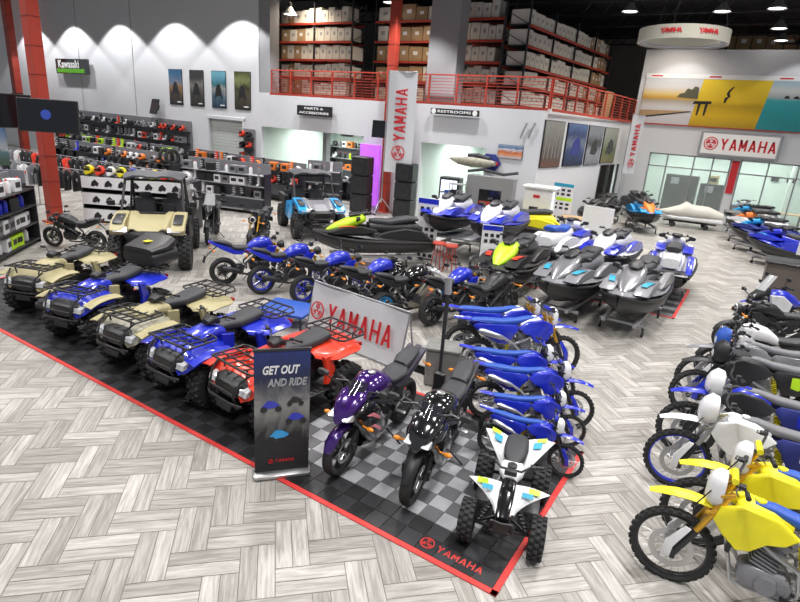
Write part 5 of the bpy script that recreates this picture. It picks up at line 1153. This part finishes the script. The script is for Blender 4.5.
def item(kind, x, y, z, rz, c, where, s=1):
    if kind == 'helmet': HM.put(x, y, rz, '%s helmet %s' % (c, where), 'helmet', 'helmets '+where, z=z, colors={'red': CN[c]}, scale=s)
    elif kind == 'boot': BT.put(x, y, rz, '%s riding boot %s' % (c, where), 'boot', 'boots '+where, z=z, colors={'black': CN[c]}, scale=s)
    elif kind == 'box': BX.put(x, y, rz, '%s product box %s' % (c, where), 'box', 'boxes '+where, z=z, colors={'white': CN[c]}, scale=s)
    elif kind == 'jacket': GM.put(x, y, rz, '%s jacket hanging %s' % (c, where), 'jacket', 'jackets '+where, z=z, colors={'black': CN[c], 'white': 'white' if c != 'white' else 'red'}, scale=s)
    elif kind == 'tyre': TY.put(x, y, rz, 'black knobbly tyre %s' % where, 'tyre', 'tyres '+where, z=z, scale=s)
    else: JG.put(x, y, rz, '%s bottle %s' % (c, where), 'bottle', 'bottles '+where, z=z, colors={'white': CN[c]}, scale=s)
def shelving(P0, P1, depth, levels, label, back='peg', top=True, mshelf='black', front=None):
    # the open side faces right of P0 -> P1
    L_ = (P1-P0).length; rz = math.atan2(P1[1]-P0[1], P1[0]-P0[0]); t = empty('shelving_unit', (P0[0], P0[1], 0), rz); tag(t, label, 'shelf', 'store shelving')
    h = levels[-1]+.05; g = G(); g.box(L_/2, depth, (h+.35)/2 if top else h/2, L_, .04, h+(.35 if top else 0)); g.build('back_panel', back, t)
    for k, z in enumerate(levels):
        g = G(); g.box(L_/2, depth/2, z-.015, L_, depth, .03); s_ = g.build('shelf', mshelf, t)
        if front and k in front: g = G(); g.box(L_/2, -.012, z-.2, L_, .02, .36); f = g.build('front_panel', 'white', s_)
    for x in (0, L_): g = G(); g.box(x, depth/2, h/2, .04, depth, h); g.build('side_panel', 'dark', t)
    c_, s_ = cos(rz), sin(rz)
    return lambda a, b, z: (P0[0]+a*c_-b*s_, P0[1]+a*s_+b*c_, z), L_, math.degrees(rz)-90
def fill(F, z, kinds, cols, where, step=.36, off=.0, p=.92, s=1, depth=.2):
    f, L_, rz = F; a = step/2+off
    while a < L_-step/2:
        if rnd.random() < p:
            x, y, zz = f(a, depth, z); item(rnd.choice(kinds), x, y, zz, rz+rnd.uniform(-12, 12), rnd.choice(cols), where, s)
        a += step
# wall of goods
ya = WY-.06; xl, xr = on_y(60, 120, ya)[0], on_y(191.5, 130, ya)[0]
t = empty('pegboard', ((xl+xr)/2, ya, 0)); tag(t, 'grey merchandise panel covering the lower left wall', 'panel'); w_ = xr-xl
for k in range(8): g = G(); g.box(-w_/2+w_*(k+.5)/8, 0, 1.45, w_/8-.03, .08, 2.85); g.build('panel', 'peg', t)
for k in range(4): g = G(); g.box(0, -.25, [.5, 1.15, 1.75, 2.35][k]-.015, w_, .4, .03); g.build('shelf', 'dark', t)
for k, (z, kinds, cols, st_, sc_2) in enumerate(((2.35, ['helmet', 'helmet', 'boot'], ['black', 'black', 'black', 'white', 'red', 'grey'], .36, 1.1), (1.75, ['helmet', 'boot', 'box'], ['black', 'grey', 'black', 'red', 'white'], .36, 1.15), (1.15, ['helmet', 'box', 'helmet', 'boot'], ['black', 'black', 'white', 'red', 'lime', 'grey'], .4, 1.2), (.5, ['tyre', 'box', 'tyre'], ['black', 'grey'], .6, 1.0))):
    fill((lambda a, b, zz: (xl+a, ya-.28, zz), w_, -90), z+.003, kinds, cols, 'on the %s shelf of the left wall panel' % ('top', 'second', 'third', 'bottom')[k], st_, p=.97, s=sc_2)
xl2, xr2 = on_y(244, 150, ya)[0], on_y(255, 150, ya)[0]
t = empty('pegboard', ((xl2+xr2)/2, ya, 0)); tag(t, 'narrow grey panel of helmets right of the roll-up door', 'panel'); g = G(); g.box(0, 0, 1.4, xr2-xl2, .08, 2.8); g.build('panel', 'peg', t)
for k in range(4):
    g = G(); g.box(0, -.22, .9+.5*k, xr2-xl2, .36, .03); g.build('shelf', 'dark', t)
    for x in (-.25, .2): item('helmet', (xl2+xr2)/2+x, ya-.22, .918+.5*k, -90, 'red' if (k+(x > 0)) % 2 else 'black', 'on the %s shelf right of the roll-up door' % ('lowest', 'second', 'third', 'top')[k], 1.1)
V2 = lambda x, y: Vector((x, y, 0))
def rail_rack(P0, P1, label, cols, where):
    L_ = (P1-P0).length; a0 = math.atan2(P1[1]-P0[1], P1[0]-P0[0]); t = empty('garment_rack', (P0[0], P0[1], 0), a0); tag(t, label, 'rack', 'garment racks')
    g = G(); g.ring([(0, 0, 1.42), (L_, 0, 1.42)], .018, 6); g.build('rail', 'steel', t)
    for x in (0, L_/2, L_): g = G(); g.ring([(x, 0, 0), (x, 0, 1.42)], .02, 6); g.box(x, 0, .02, .06, .5, .04); g.build('upright', 'steel', t)
    n = int(L_/.42)
    for k in range(n): x = .25+k*.42; item('jacket', P0[0]+x*cos(a0), P0[1]+x*sin(a0), .7, math.degrees(a0)-90+rnd.uniform(-25, 25), rnd.choice(cols), where, 1.0)
F = shelving(V2(-32.5, 17.2), V2(-24.3, 17.2), .5, [.15, .75, 1.3], 'black shelving row before the left wall panel')
for k in (1, 2): fill(F, [.15, .75, 1.3][k], ['helmet', 'box', 'boot'], ['black', 'grey', 'black', 'red', 'white', 'lime'], 'on the %s shelf of the row before the wall panel' % ('', 'middle', 'top')[k], .38, s=1.15)
F = shelving(V2(-30, 14.4), V2(-20.8, 14.8), .55, [.15, .7, 1.25], 'black shelving row behind the tan side by side')
for k in (1, 2): fill(F, [.15, .7, 1.25][k], ['box', 'tyre', 'helmet', 'boot'], ['black', 'grey', 'white', 'blue', 'black', 'orange'], 'on the %s shelf behind the tan side by side' % ('', 'middle', 'top')[k], .4, s=1.1)
rail_rack(V2(-27.5, 11.6), V2(-20.2, 12.2), 'long rail of hanging jackets behind the red column', ['black', 'black', 'grey', 'black', 'white', 'red', 'black'], 'behind the red column')
rail_rack(V2(-23.6, 9.2), V2(-18.6, 10.1), 'shorter rail of hanging jackets beside the red column', ['black', 'grey', 'black', 'black', 'white'], 'beside the red column')
rail_rack(V2(-20.0, 12.0), V2(-17.0, 12.9), 'rail of hanging jackets left of the grey slat shelving', ['black', 'black', 'white', 'orange'], 'left of the grey slat shelving')
F = shelving(V2(-23.5, 17.6), V2(-16.3, 17.6), .5, [.15, .75, 1.3], 'grey shelving below the roll-up door')
for k in (1, 2): fill(F, [.15, .75, 1.3][k], ['box', 'boot', 'helmet'], ['black', 'orange', 'red', 'white', 'black', 'black'], 'on the %s shelf below the roll-up door' % ('', 'middle', 'top')[k], .34, s=1.15)
F = shelving(V2(-18.6, 13.6), V2(-15.2, 14.6), .5, [.15, .6, 1.05, 1.45], 'grey slat shelving left of the blue side by side', mshelf='steel')
for k in (1, 2, 3): fill(F, [.15, .6, 1.05, 1.45][k], ['boot', 'box', 'bottle'], ['black', 'white', 'grey', 'white'], 'on the %s shelf left of the blue side by side' % ('', 'lower', 'middle', 'top')[k], .34)
F = shelving(V2(-15.9, 17.6), V2(-14.6, 18.3), .4, [.15, .6, 1.05, 1.5], 'grey slat shelving right of the blue side by side', mshelf='steel')
for k in (1, 2, 3): fill(F, [.15, .6, 1.05, 1.5][k], ['box', 'bottle', 'boot'], ['black', 'grey', 'white'], 'on the %s shelf right of the blue side by side' % ('', 'lower', 'middle', 'top')[k], .3)
F = shelving(V2(-17.6, 9.3), V2(-14.6, 11.1), .6, [.45, .95, 1.45], 'shelving with white printed front panels behind the red column', front=(0, 1, 2), top=False)
fill(F, 1.45, ['helmet'], ['white', 'red', 'blue', 'yellow', 'white', 'black'], 'on top of the white fronted shelving', .34, s=1.15)
_u = bpy.data.objects['shelving_unit.005'] if 'shelving_unit.005' in bpy.data.objects else None
if _u:
    L_ = 3.5
    for z in (.25, .75, 1.25):
        for k in range(8): g = G(); x = .3+k*.42; g.prism([(x, z-.1), (x+.08, z-.12), (x+.16, z-.08), (x+.2, z-.12), (x+.26, z-.02), (x+.14, z+.1), (x+.04, z+.02)], -.03, -.024, bev=0); fixn(g.build('printed_motif', 'black', _u, smooth=False))
F = shelving(Vector((-13.85, 5.2, 0)), Vector((-15.75, 7.1, 0)), .55, [.12, .55, 1.0, 1.42], 'near left shelving with white and red boxes', front=())
for k, (kk, cc) in enumerate(((['bottle', 'box'], ['white', 'lime']), (['box'], ['white', 'grey']), (['box', 'bottle'], ['blue', 'black', 'white']), (['box', 'bottle'], ['red', 'white', 'white']))): fill(F, [.12, .55, 1.0, 1.42][k], kk, cc, 'on the %s shelf at the left edge' % ('lowest', 'second', 'third', 'top')[k], .3, s=1.1)
F = shelving(V2(-19.2, 5.6), V2(-17.2, 7.3), .5, [.15, .7, 1.25], 'black shelving at the far left behind the big television')
for k in (1, 2): fill(F, [.15, .7, 1.25][k], ['helmet', 'box'], ['red', 'black', 'blue', 'white'], 'on the %s shelf behind the big television' % ('', 'middle', 'top')[k], .38, s=1.1)
# parts room
F = shelving(V2(-20.5, 24.7), V2(-17.6, 24.7), .5, [.3, .9, 1.5, 2.1], 'parts shelving in the left room', mshelf='steel', top=False)
for k in range(1, 4): fill(F, [.3, .9, 1.5, 2.1][k], ['box', 'helmet', 'bottle'], ['lime', 'grey', 'black', 'orange', 'white'], 'on the %s shelf of the parts room' % ('', 'lower', 'middle', 'top')[k], .36, s=1.1)
F = shelving(V2(-20.3, 20.6), V2(-17.4, 20.6), .5, [.3, .8], 'low counter shelf at the parts room opening', top=False); fill(F, .8, ['box', 'box', 'helmet'], ['orange', 'red', 'black', 'tan'], 'on the low counter of the parts room', .34)
F = shelving(V2(-16.3, 20.4), V2(-14.7, 20.4), .5, [.3, .85], 'low counter at the right of the parts room', top=False); fill(F, .85, ['box', 'helmet'], ['tan', 'black', 'white'], 'on the counter at the right of the parts room', .36)
for x, w_, lb in ((-16.9, 2.0, 'wide dark window board'), (-15.0, .8, 'small dark board')):
    t = empty('notice_board', (x, 25.55, 1.9)); tag(t, lb+' on the back wall of the parts room', 'board'); g = G(); g.box(0, 0, 0, w_, .05, .95); g.build('frame', 'steel', t); g = G(); g.box(0, -.03, 0, w_*.94, .01, .86); g.build('panel', mat('board_print', (.12, .12, .11), .5, noise=.9, scale=9), t)
for q, (x, lb) in enumerate(((-20.0, 'left'), (-18.5, 'right'))):
    t = empty('wall_speaker', (x, 25.5, 2.75)); tag(t, lb+' black sound bar high in the parts room', 'speaker'); g = G(); g.loft([(-.45, 0, .06, .06, 2.6), (-.3, 0, .1, .1, 3), (.3, 0, .1, .1, 3), (.45, 0, .06, .06, 2.6)]); g.build('bar', 'black', t)
# lit purple display
t = empty('lit_display_panel', (-13.95, 19.4, 0)); tag(t, 'glowing purple display panel beside the tall black speakers', 'display')
g = G(); g.box(0, 0, 1.45, 1.0, .1, 2.5, bev=.1); g.build('panel', 'purpleglow', t); g = G()
for x, z in ((-.2, 1.5), (.15, 1.9), (.0, 1.0)): g.loft([(z-.15, 0, .02, .02, 2.2, x), (z, -.0, .08, .02, 2.2, x), (z+.15, 0, .03, .02, 2.2, x)], 10, 'z')
g.v = [(a, b_-.07, c) for a, b_, c in g.v]; g.build('motifs', 'white', t)
for i, (u, v, h) in enumerate(((378, 214, 2.25), (399, 213, 2.15))):
    t = empty('speaker_cabinet', ((-13.72, 18.6, 0), (-11.9, 19.1, 0))[i], .15); tag(t, 'tall black speaker stack %s the white banner pole' % ('left of', 'right of')[i], 'speaker')
    for k in range(3): g = G(); g.box(0, 0, h/6+k*h/3, .75, .6, h/3-.01, bev=.06); c_ = g.build('cabinet', 'black', t); g = G(); g.lathe([(.001, 0), (.1, .02), (.24, -.02), (.26, -.02), (.26, .0)], (0, -.3, h/6+k*h/3), 'y', 24); g.build('cone', 'dark', c_)
# mannequin
p = at(190, 237); t = empty('mannequin', (p[0], p[1], 0), math.radians(-45)); tag(t, 'white skeleton print mannequin standing beside the tan side by side', 'mannequin')
me = bpy.data.meshes.new('body'); V_ = [(0, 0, .95), (0, 0, 1.15), (0, 0, 1.42), (.01, 0, 1.52), (.02, 0, 1.64), (.02, 0, 1.74)]; E_ = [(0, 1), (1, 2), (2, 3), (3, 4), (4, 5)]; R2 = [.13, .11, .13, .055, .09, .07]
for q in (-1, 1):
    o = len(V_); V_ += [(0, q*.1, .88), (.02, q*.12, .5), (-.01, q*.13, .09), (.12, q*.14, .04), (0, q*.2, 1.42), (-.02, q*.26, 1.15), (.05, q*.27, .92), (.08, q*.26, .84)]
    E_ += [(0, o), (o, o+1), (o+1, o+2), (o+2, o+3), (2, o+4), (o+4, o+5), (o+5, o+6), (o+6, o+7)]; R2 += [.09, .06, .042, .035, .055, .042, .03, .03]
me.from_pydata(V_, E_, []); bo = bpy.data.objects.new('body', me); col.objects.link(bo); bo.modifiers.new('skin', 'SKIN'); bo.modifiers.new('sub', 'SUBSURF').levels = 2
for i, v in enumerate(me.skin_vertices[0].data): v.radius = (R2[i], R2[i]); v.use_root = (i == 0)
m_, b_, nd, L = nodes('skeleton_print'); tc = nd('TexCoord'); wv = nd('TexWave', Scale=9., Distortion=3.); wv.bands_direction = 'Z'; L.new(tc.outputs['Object'], wv.inputs['Vector']); L.new(ramp(nd, L, wv.outputs['Fac'], [(.4, (.05, .05, .055)), (.6, (.65, .62, .62))]), b_.inputs['Base Color'])
dg = bpy.context.evaluated_depsgraph_get(); m2_ = bpy.data.meshes.new_from_object(bo.evaluated_get(dg)); bpy.data.objects.remove(bo); m2_.name = 'body'
for pl in m2_.polygons: pl.use_smooth = True
m2_.materials.clear(); m2_.materials.append(m_); bo = bpy.data.objects.new('body', m2_); col.objects.link(bo); bo.parent = t; g = G(); g.lathe([(.001, 0), (.2, 0), (.2, .02), (.001, .02)], ax='z', n=24); g.build('base', 'steel', t)
# ---------------------------------------------------------------- middle of the floor: tables, stands, kiosk
def table(x, y, w_, d, h, rz, label, m='dark', mt='grey'):
    t = empty('display_table', (x, y, 0), math.radians(rz)); tag(t, label, 'table'); g = G(); g.box(0, 0, h-.02, w_, d, .04, bev=.2); g.build('table_top', mt, t)
    for a in (-1, 1):
        for b_ in (-1, 1): g = G(); g.box(a*(w_/2-.06), b_*(d/2-.06), (h-.04)/2, .05, .05, h-.04); g.build('leg', m, t)
    return t
def info_stand(u, v, h, w_, rz, label, panels):
    p = at(u, v); t = empty('information_stand', (p[0], p[1], 0), math.radians(rz)); tag(t, label, 'stand', 'printed information stands'); n = len(panels)
    g = G(); g.box(0, 0, h/2, w_, .03, h, bev=.1); g.build('board', 'white', t)
    for k, c in enumerate(panels):
        z0, z1 = h*k/n, h*(k+1)/n; g = G(); g.box(0, -.018, z1-(z1-z0)*.14, w_*.96, .008, (z1-z0)*.24); g.build('header', c, t); g = G()
        for i in range(3):
            for j in range(2): g.box((i-1)*w_*.28, -.018, z0+(z1-z0)*(.2+.3*j), w_*.17, .008, (z1-z0)*.17)
        g.build('printed_pictures', 'dark', t)
    g = G(); g.box(0, .12, .015, w_*.8, .3, .03); g.build('foot', 'dark', t)
info_stand(412, 205, 1.75, .62, -20, 'blue and white information stand beside the vertical banner', ('white', 'white', 'bluelt'))
info_stand(424, 259, 1.75, .62, 10, 'white information stand with blue header before the left raised watercraft', ('white', 'white', 'blue'))
info_stand(486, 284, 1.5, .5, 25, 'narrow white information stand left of the lime hooded watercraft', ('white', 'white', 'blue'))
info_stand(556, 237, 2.0, .78, -5, 'white information stand with a bright yellow header by the grey partition', ('white', 'white', 'lime', 'teal'))
tt = at(452, 256); table(-7.45, 14.6, 2.4, 1.5, .7, 12, 'dark display table under the left raised watercraft'); table(-6.2, 15.2, .1, .1, .1, 0, '') if False else None
def stool(x, y, label):
    t = empty('bar_stool', (x, y, 0)); tag(t, label, 'stool', 'red bar stools'); g = G(); g.lathe([(.001, .68), (.17, .68), (.19, .71), (.17, .745), (.001, .75)], ax='z', n=20); g.build('seat', 'redmetal', t); g = G(); g.ring([(.13*cos(k), .13*sin(k), .42) for k in [2*PI*i/16 for i in range(17)]], .01, 5); g.build('foot_ring', 'redmetal', t)
    for k in range(4): g = G(); a = PI/4+k*PI/2; g.ring([(.1*cos(a), .1*sin(a), .68), (.2*cos(a), .2*sin(a), 0)], .014, 6); g.build('leg', 'redmetal', t)
for u, v, lb in ((437, 269, 'left red bar stool below the raised watercraft'), (449, 272, 'right red bar stool below the raised watercraft')): p = at(u, v); stool(p[0], p[1], lb)
p = at(520, 226); px_, py_ = p[0], p[1]; a0 = math.radians(5)
t = empty('grey_partition', (-8.0, 21.6-3.0, 0), .15); tag(t, 'tall grey display partition with a small red fireplace screen', 'partition'); g = G(); g.box(0, 0, 1.05, 1.7, .5, 2.1, bev=.02); g.build('body', 'silver', t)
K['plainmid'] = mat('mid_grey_laminate', (.27, .27, .28), .6); [setattr(s_, 'material', K['plainmid']) for c in t.children for s_ in c.material_slots]
g = G(); g.box(.05, -.26, 1.35, .8, .03, .6, bev=.03); sc_ = g.build('screen', 'gloss', t); g = G(); g.box(.05, -.28, 1.16, .74, .01, .16); g.build('red_band', 'redmetal', sc_); g = G(); g.box(.05, -.285, .92, .74, .02, .1); g.build('light_strip', 'wglow', t); g = G(); g.ring([(-.9, -.1, 2.2), (-.4, 0, 2.3), (.4, -.05, 2.2), (.9, 0, 2.3)], .05, 8); g.build('top_garland', 'dark', t)
t = empty('display_cooler', (-9.6, 18.6, 0), .2); tag(t, 'glass fronted drinks cooler with a bright lit panel', 'cooler'); g = G(); g.box(0, 0, .95, .75, .6, 1.9, bev=.04); g.build('body', 'dark', t); g = G(); g.box(0, -.31, 1.0, .6, .02, 1.6); g.build('lit_front', 'wglow', t); g = G(); g.box(0, -.325, 1.2, .3, .006, .5); g.build('label', 'bluelt', t)
F = shelving(V2(-9.1, 18.7), V2(-8.95+.0, 18.7), .0, [.3], 'x') if False else None
t = empty('wire_rack', (-8.98, 17.9, 0), .2); tag(t, 'wire goods rack between the cooler and the grey partition', 'rack')
for z in (.3, .8, 1.3, 1.75): g = G(); g.box(0, 0, z, .5, .45, .03); g.build('shelf', 'steel', t)
for q in (-1, 1):
    for r0 in (-1, 1): g = G(); g.ring([(q*.24, r0*.21, 0), (q*.24, r0*.21, 1.85)], .015, 6); g.build('upright', 'steel', t)
for k, z in enumerate((.3, .8, 1.3)):
    for x in (-.12, .12): item('box', -8.98+x, 17.88, z+.017, -70, 'grey' if x > 0 else 'black', 'on the %s shelf of the wire rack' % ('low', 'middle', 'high')[k], .8)
t = empty('display_cabinet', (-6.2, 18.7, 0), .1); tag(t, 'tall white display cabinet with a lit edge beside the yellow header stand', 'cabinet'); g = G(); g.box(0, 0, .95, .95, .7, 1.9, bev=.02); g.build('body', 'white', t); g = G(); g.box(0, 0, 1.94, 1.15, .85, .08); g.build('top', 'white', t); g = G(); g.box(.52, -.36, .95, .05, .04, 1.85); g.build('light_strip', 'wglow', t); g = G(); g.box(-.1, -.36, 1.1, .3, .02, .4); g.build('niche', 'dark', t); g = G(); g.box(-.05, -.36, 1.65, .22, .02, .1); g.build('red_mark', 'redtext', t)
table(-4.9, 20.2, 1.8, .8, .9, 8, 'light wooden table right of the tall white cabinet', 'white', 'wood')
p = at(594, 246); t = empty('white_board_panel', (-4.3, 19.2, 0), math.radians(-10)); tag(t, 'plain white board behind the white hooded watercraft', 'board'); g = G(); g.box(0, 0, .75, 1.05, .04, 1.5, bev=.05); g.build('board', 'white', t); g = G(); g.box(0, .2, .02, .9, .5, .04); g.build('foot', 'steel', t)
# wall decorations
x, z = on_y(472, 162, 19.4); t = empty('camouflage_watercraft_model', (x, 19.45, z), PI); tag(t, 'camouflage watercraft shell mounted beside the restroom opening', 'model'); g = G(); g.loft([(1.0, .05, .02, .03, 2.2), (.6, 0, .14, .14, 2.4), (.0, 0, .2, .2, 2.6), (-.6, .0, .2, .16, 2.6), (-.9, .02, .12, .08, 2.4)], 16); g.build('hull', 'camo', t); g = G(); g.loft([(.2, .22, .08, .08, 2.4), (-.2, .24, .1, .1, 2.6), (-.7, .18, .1, .06, 2.6)]); g.build('seat', 'seat', t)
x, z = on_y(488.5, 163, 19.5); t = empty('round_sign', (x, 19.62, z)); tag(t, 'small dark diamond sign by the camouflage watercraft shell', 'sign'); g = G(); g.prism([(-.45, 0), (-.2, .32), (.2, .32), (.45, 0), (.2, -.32), (-.2, -.32)], -.02, .02); g.build('plate', 'navy', t); g = G(); g.box(0, -.025, 0, .7, .01, .12); g.build('red_band', 'redtext', t); g = G(); g.box(0, -.03, .0, .5, .01, .05); g.build('lettering', 'whitetext', t)
x0_, z0_ = on_y(499, 144); x1_, z1_ = on_y(522, 160); t = frame_pic((x0_+x1_)/2, (z0_+z1_)/2, x1_-x0_, z0_-z1_, WY-.02, 'wall_poster', 'small colourful orange and white poster above the grey partition', 'poster', pic('orange_print', [(0, (.5, .5, .5)), (.35, (.7, .2, .04)), (.5, (.5, .15, .08)), (.65, (.6, .6, .62)), (.8, (.08, .15, .3)), (1, (.3, .4, .55))], 2.5, 3))
for u, lb in ((524, 'left'), (532, 'right')): x, z = on_y(u, 130); t = empty('wall_ornament', (x, WY-.05, z)); tag(t, lb+' small grey curved fin mounted by the wall corner', 'ornament'); g = G(); g.sheet([[(.18*i/5-.1+.03*j, 0, -.3+.6*i/5+.05*sin(i)) for j in range(3)] for i in range(6)], .03); g.build('fin', 'steel', t)
p0_, p1_ = on_y(427, 197, 25.5), on_y(435, 157, 25.5); d = st('door_3', p0_[0]-.1, p0_[0]+.85, 25.5, 25.6, 0, 2.1, 'plainmid'); g = G(); g.ring([(p0_[0]+.75, 25.45, 1.0), (p0_[0]+.63, 25.43, 1.0)], .02, 6); g.build('door_handle', 'steel', d)
# left scenery picture behind the big television
p = at(22, 160, 2.2); t = empty('scenery_banner', (-20.0, 7.0, 2.35), math.radians(52)); tag(t, 'blue mountain and sky banner behind the big television', 'banner'); g = G(); g.box(0, 0, 0, 2.7, .04, 1.5); g.build('print', pic('mountain_print', [(0, (.06, .1, .05)), (.25, (.1, .18, .2)), (.35, (.6, .65, .7)), (.6, (.2, .35, .6)), (1, (.08, .2, .5))], 2, 2), t)
for q in (-1, 1): g = G(); g.box(q*1.3, 0, -1.55, .06, .06, 1.6); g.build('leg', 'dark', t)
# showroom offices
for i, (x, y, w_, h) in enumerate(((-3.6, 34.2, 1.6, 2.0), (-1.9, 34.0, 1.5, 1.7))):
    t = empty('storage_cabinet', (x, y, 0)); tag(t, ('left', 'right')[i]+' dark storage cabinet behind the left showroom window', 'cabinet'); g = G(); g.box(0, 0, h/2, w_, .6, h, bev=.02); g.build('body', 'black', t)
    for k in range(3):
        for q in (-1, 1): g = G(); g.box(q*w_*.24, -.31, h*(k+.5)/3, w_*.44, .02, h/3-.06); dd = g.build('door', 'dark', t)
    g = G(); g.box(-w_*.2, -.33, h*.85, .4, .01, .35); g.build('poster', 'steel', t)
item('box', -2.1, 34.0, 1.702, -90, 'tan', 'on the right storage cabinet behind the window', 1.6)
for i, x in enumerate((1.6, 2.3, 2.9, 3.5)): p = (x, 35.96); t = empty('wall_speaker', (x-1.0, 35.9, 2.2)); tag(t, 'small dark picture, number %s from the left, on the back wall of the right office' % ('one', 'two', 'three', 'four')[i], 'picture'); g = G(); g.box(0, 0, 0, .35, .04, .25); g.build('frame', 'black', t); t.name = 'small_picture'
for i, x in enumerate((1.4, 3.2)): table(x, 33.2, 1.3, .7, .75, 0, ('left', 'right')[i]+' office desk behind the right showroom window', 'dark', 'wood')
t = empty('hanging_red_banner', (-1.17, YW-.05, 2.3)); tag(t, 'narrow red vertical banner on the pillar between the showroom windows', 'banner'); g = G(); g.box(0, 0, 0, .3, .02, 1.5); g.build('print', 'redtext', t)
# reception desk
pa = at(763, 303); t = empty('reception_desk', (pa[0]+.75, pa[1]+.35, 0), 0); tag(t, 'brown reception desk at the right edge with white monitors', 'desk'); g = G(); g.box(.2, 0, .53, 2.2, .9, 1.06, bev=.01); g.build('front', 'desk', t); g = G(); g.box(.2, 0, 1.08, 2.3, 1.0, .05, bev=.2); g.build('counter_top', 'dark', t)
for i, x in enumerate((.1, .8)):
    t = empty('monitor', (pa[0]+.55+x, pa[1]+.55, 1.107), .2); tag(t, ('left', 'right')[i]+' pale monitor on the brown reception desk', 'monitor'); g = G(); g.box(0, 0, .32, .5, .04, .32, bev=.1); g.build('screen_back', 'white', t); g = G(); g.box(0, 0, .008, .22, .18, .016); g.ring([(0, 0, .01), (0, 0, .2)], .02, 8); g.build('foot', 'steel', t)
# trailer ski under a cover
p = at(694, 214); JC = empty('covered_watercraft', (-2.35, 28.6, 0), math.radians(192)); JC.scale = (.85,)*3; tag(JC, 'watercraft under a pale grey cover in front of the left showroom window', 'watercraft', 'watercraft on the show floor')
g = G(); g.loft([(1.6, .75, .05, .05, 2.2), (1.2, .75, .35, .16, 2.4), (.6, .85, .5, .3, 2.4), (.3, .95, .5, .42, 2.3), (0, .88, .52, .34, 2.4), (-.8, .88, .52, .32, 2.4), (-1.5, .75, .45, .18, 2.6)], 22); g.build('cover', 'carton', JC); g = G(); g.loft([(1.5, .6, .08, .06, 2.2), (1.0, .5, .42, .14, 2.4), (-1.5, .5, .5, .16, 3)], 16); g.build('hull', 'white', JC)
g = G(); g.box(0, 0, .3, 2.6, .5, .06); g.build('frame', 'dark', JC)
for x in (-.8, .8):
    for q in (-1, 1): g = G(); g.lathe([(.001, -.04), (.12, -.04), (.14, 0), (.12, .04), (.001, .04)], (x, q*.4, .14), 'y', 16); g.build('wheel', 'rubber', JC)
for P_ in (GM, HM, BT, BX, TY, JG): P_.flush()

# ================================================================ light
w = bpy.data.worlds.new('world'); sc.world = w; w.use_nodes = True
w.node_tree.nodes['Background'].inputs['Color'].default_value = (.9, .95, 1, 1); w.node_tree.nodes['Background'].inputs['Strength'].default_value = .33
def area(x, y, z, sx, sy, p, c=(1, .975, .95), spread=150, rot=(0, 0, 0)):
    l = bpy.data.lights.new('lamp', 'AREA'); l.shape = 'RECTANGLE'; l.size = sx; l.size_y = sy; l.energy = p; l.color = c; l.spread = math.radians(spread)
    o = bpy.data.objects.new('lamp', l); col.objects.link(o); o.location = (x, y, z); o.rotation_euler = rot; return o
for x in (-27, -20.5, -14, -7.5, -1, 4):
    for y in (2, 7.5, 13): area(x, y, 8.6, 1., 1., 245, spread=140)
for x in (-3.4, 1.5):
    for y in (18.5, 24.5): area(x, y, 8.4, 1., 1., 260, spread=130)
for x in (-19.5, -13.5): area(x, 21.3, 8.9, .8, .8, 90, (1, .85, .65), 130)
for y in (25, 30): area(-4.6, y-1, 8.9, .8, .8, 110, (1, .9, .75), 130)
for x, y in ((-3, 37), (3, 36)): area(x, y, 8.8, .8, .8, 90, (1, .85, .65), 120)
for x, y, sx, sy, p in ((-19, 23, 3, 2, 190), (-16, 23, 2, 2, 130), (-10.4, 23, 2, 2.4, 170), (-8, 23, 2, 2, 60)): area(x, y, FZ0+.1, sx, sy, p, (.93, 1, .96), 170)
area(-7.9, 28, FZ0+.1, 1.5, 3, 110, (.93, 1, .96), 170)
for x in (-3.6, -.2, 3.2): area(x, 33.5, 3.9, 2, 2, 150, (.93, 1, .96), 170)
def spot(x, y, z, p, ang=90, blend=.25, tx=0, ty=0):
    l = bpy.data.lights.new('wall_washer', 'SPOT'); l.energy = p; l.spot_size = math.radians(ang); l.spot_blend = blend; l.shadow_soft_size = .12; l.color = (1, 1, 1)
    o = bpy.data.objects.new('wall_washer', l); col.objects.link(o); o.location = (x, y, z); o.rotation_euler = (tx, ty, 0); return o
for x in (-41, -36.3, -31.6, -26.8, -21.9): spot(x, WY-1.5, 8.6, 900, 110, .12)
for x in (-18.2, -15.2, -12.0, -9.0): spot(x, WY-1.3, 8.6, 1100, 95, .5)
for x in (-4.2, .6): spot(x, YW-1.5, 8.6, 150, 100, .2)
vs_ = sc.view_settings; vs_.view_transform = 'Standard'; vs_.look = 'None'; vs_.gamma = 1; vs_.use_curve_mapping = False; vs_.exposure = 0
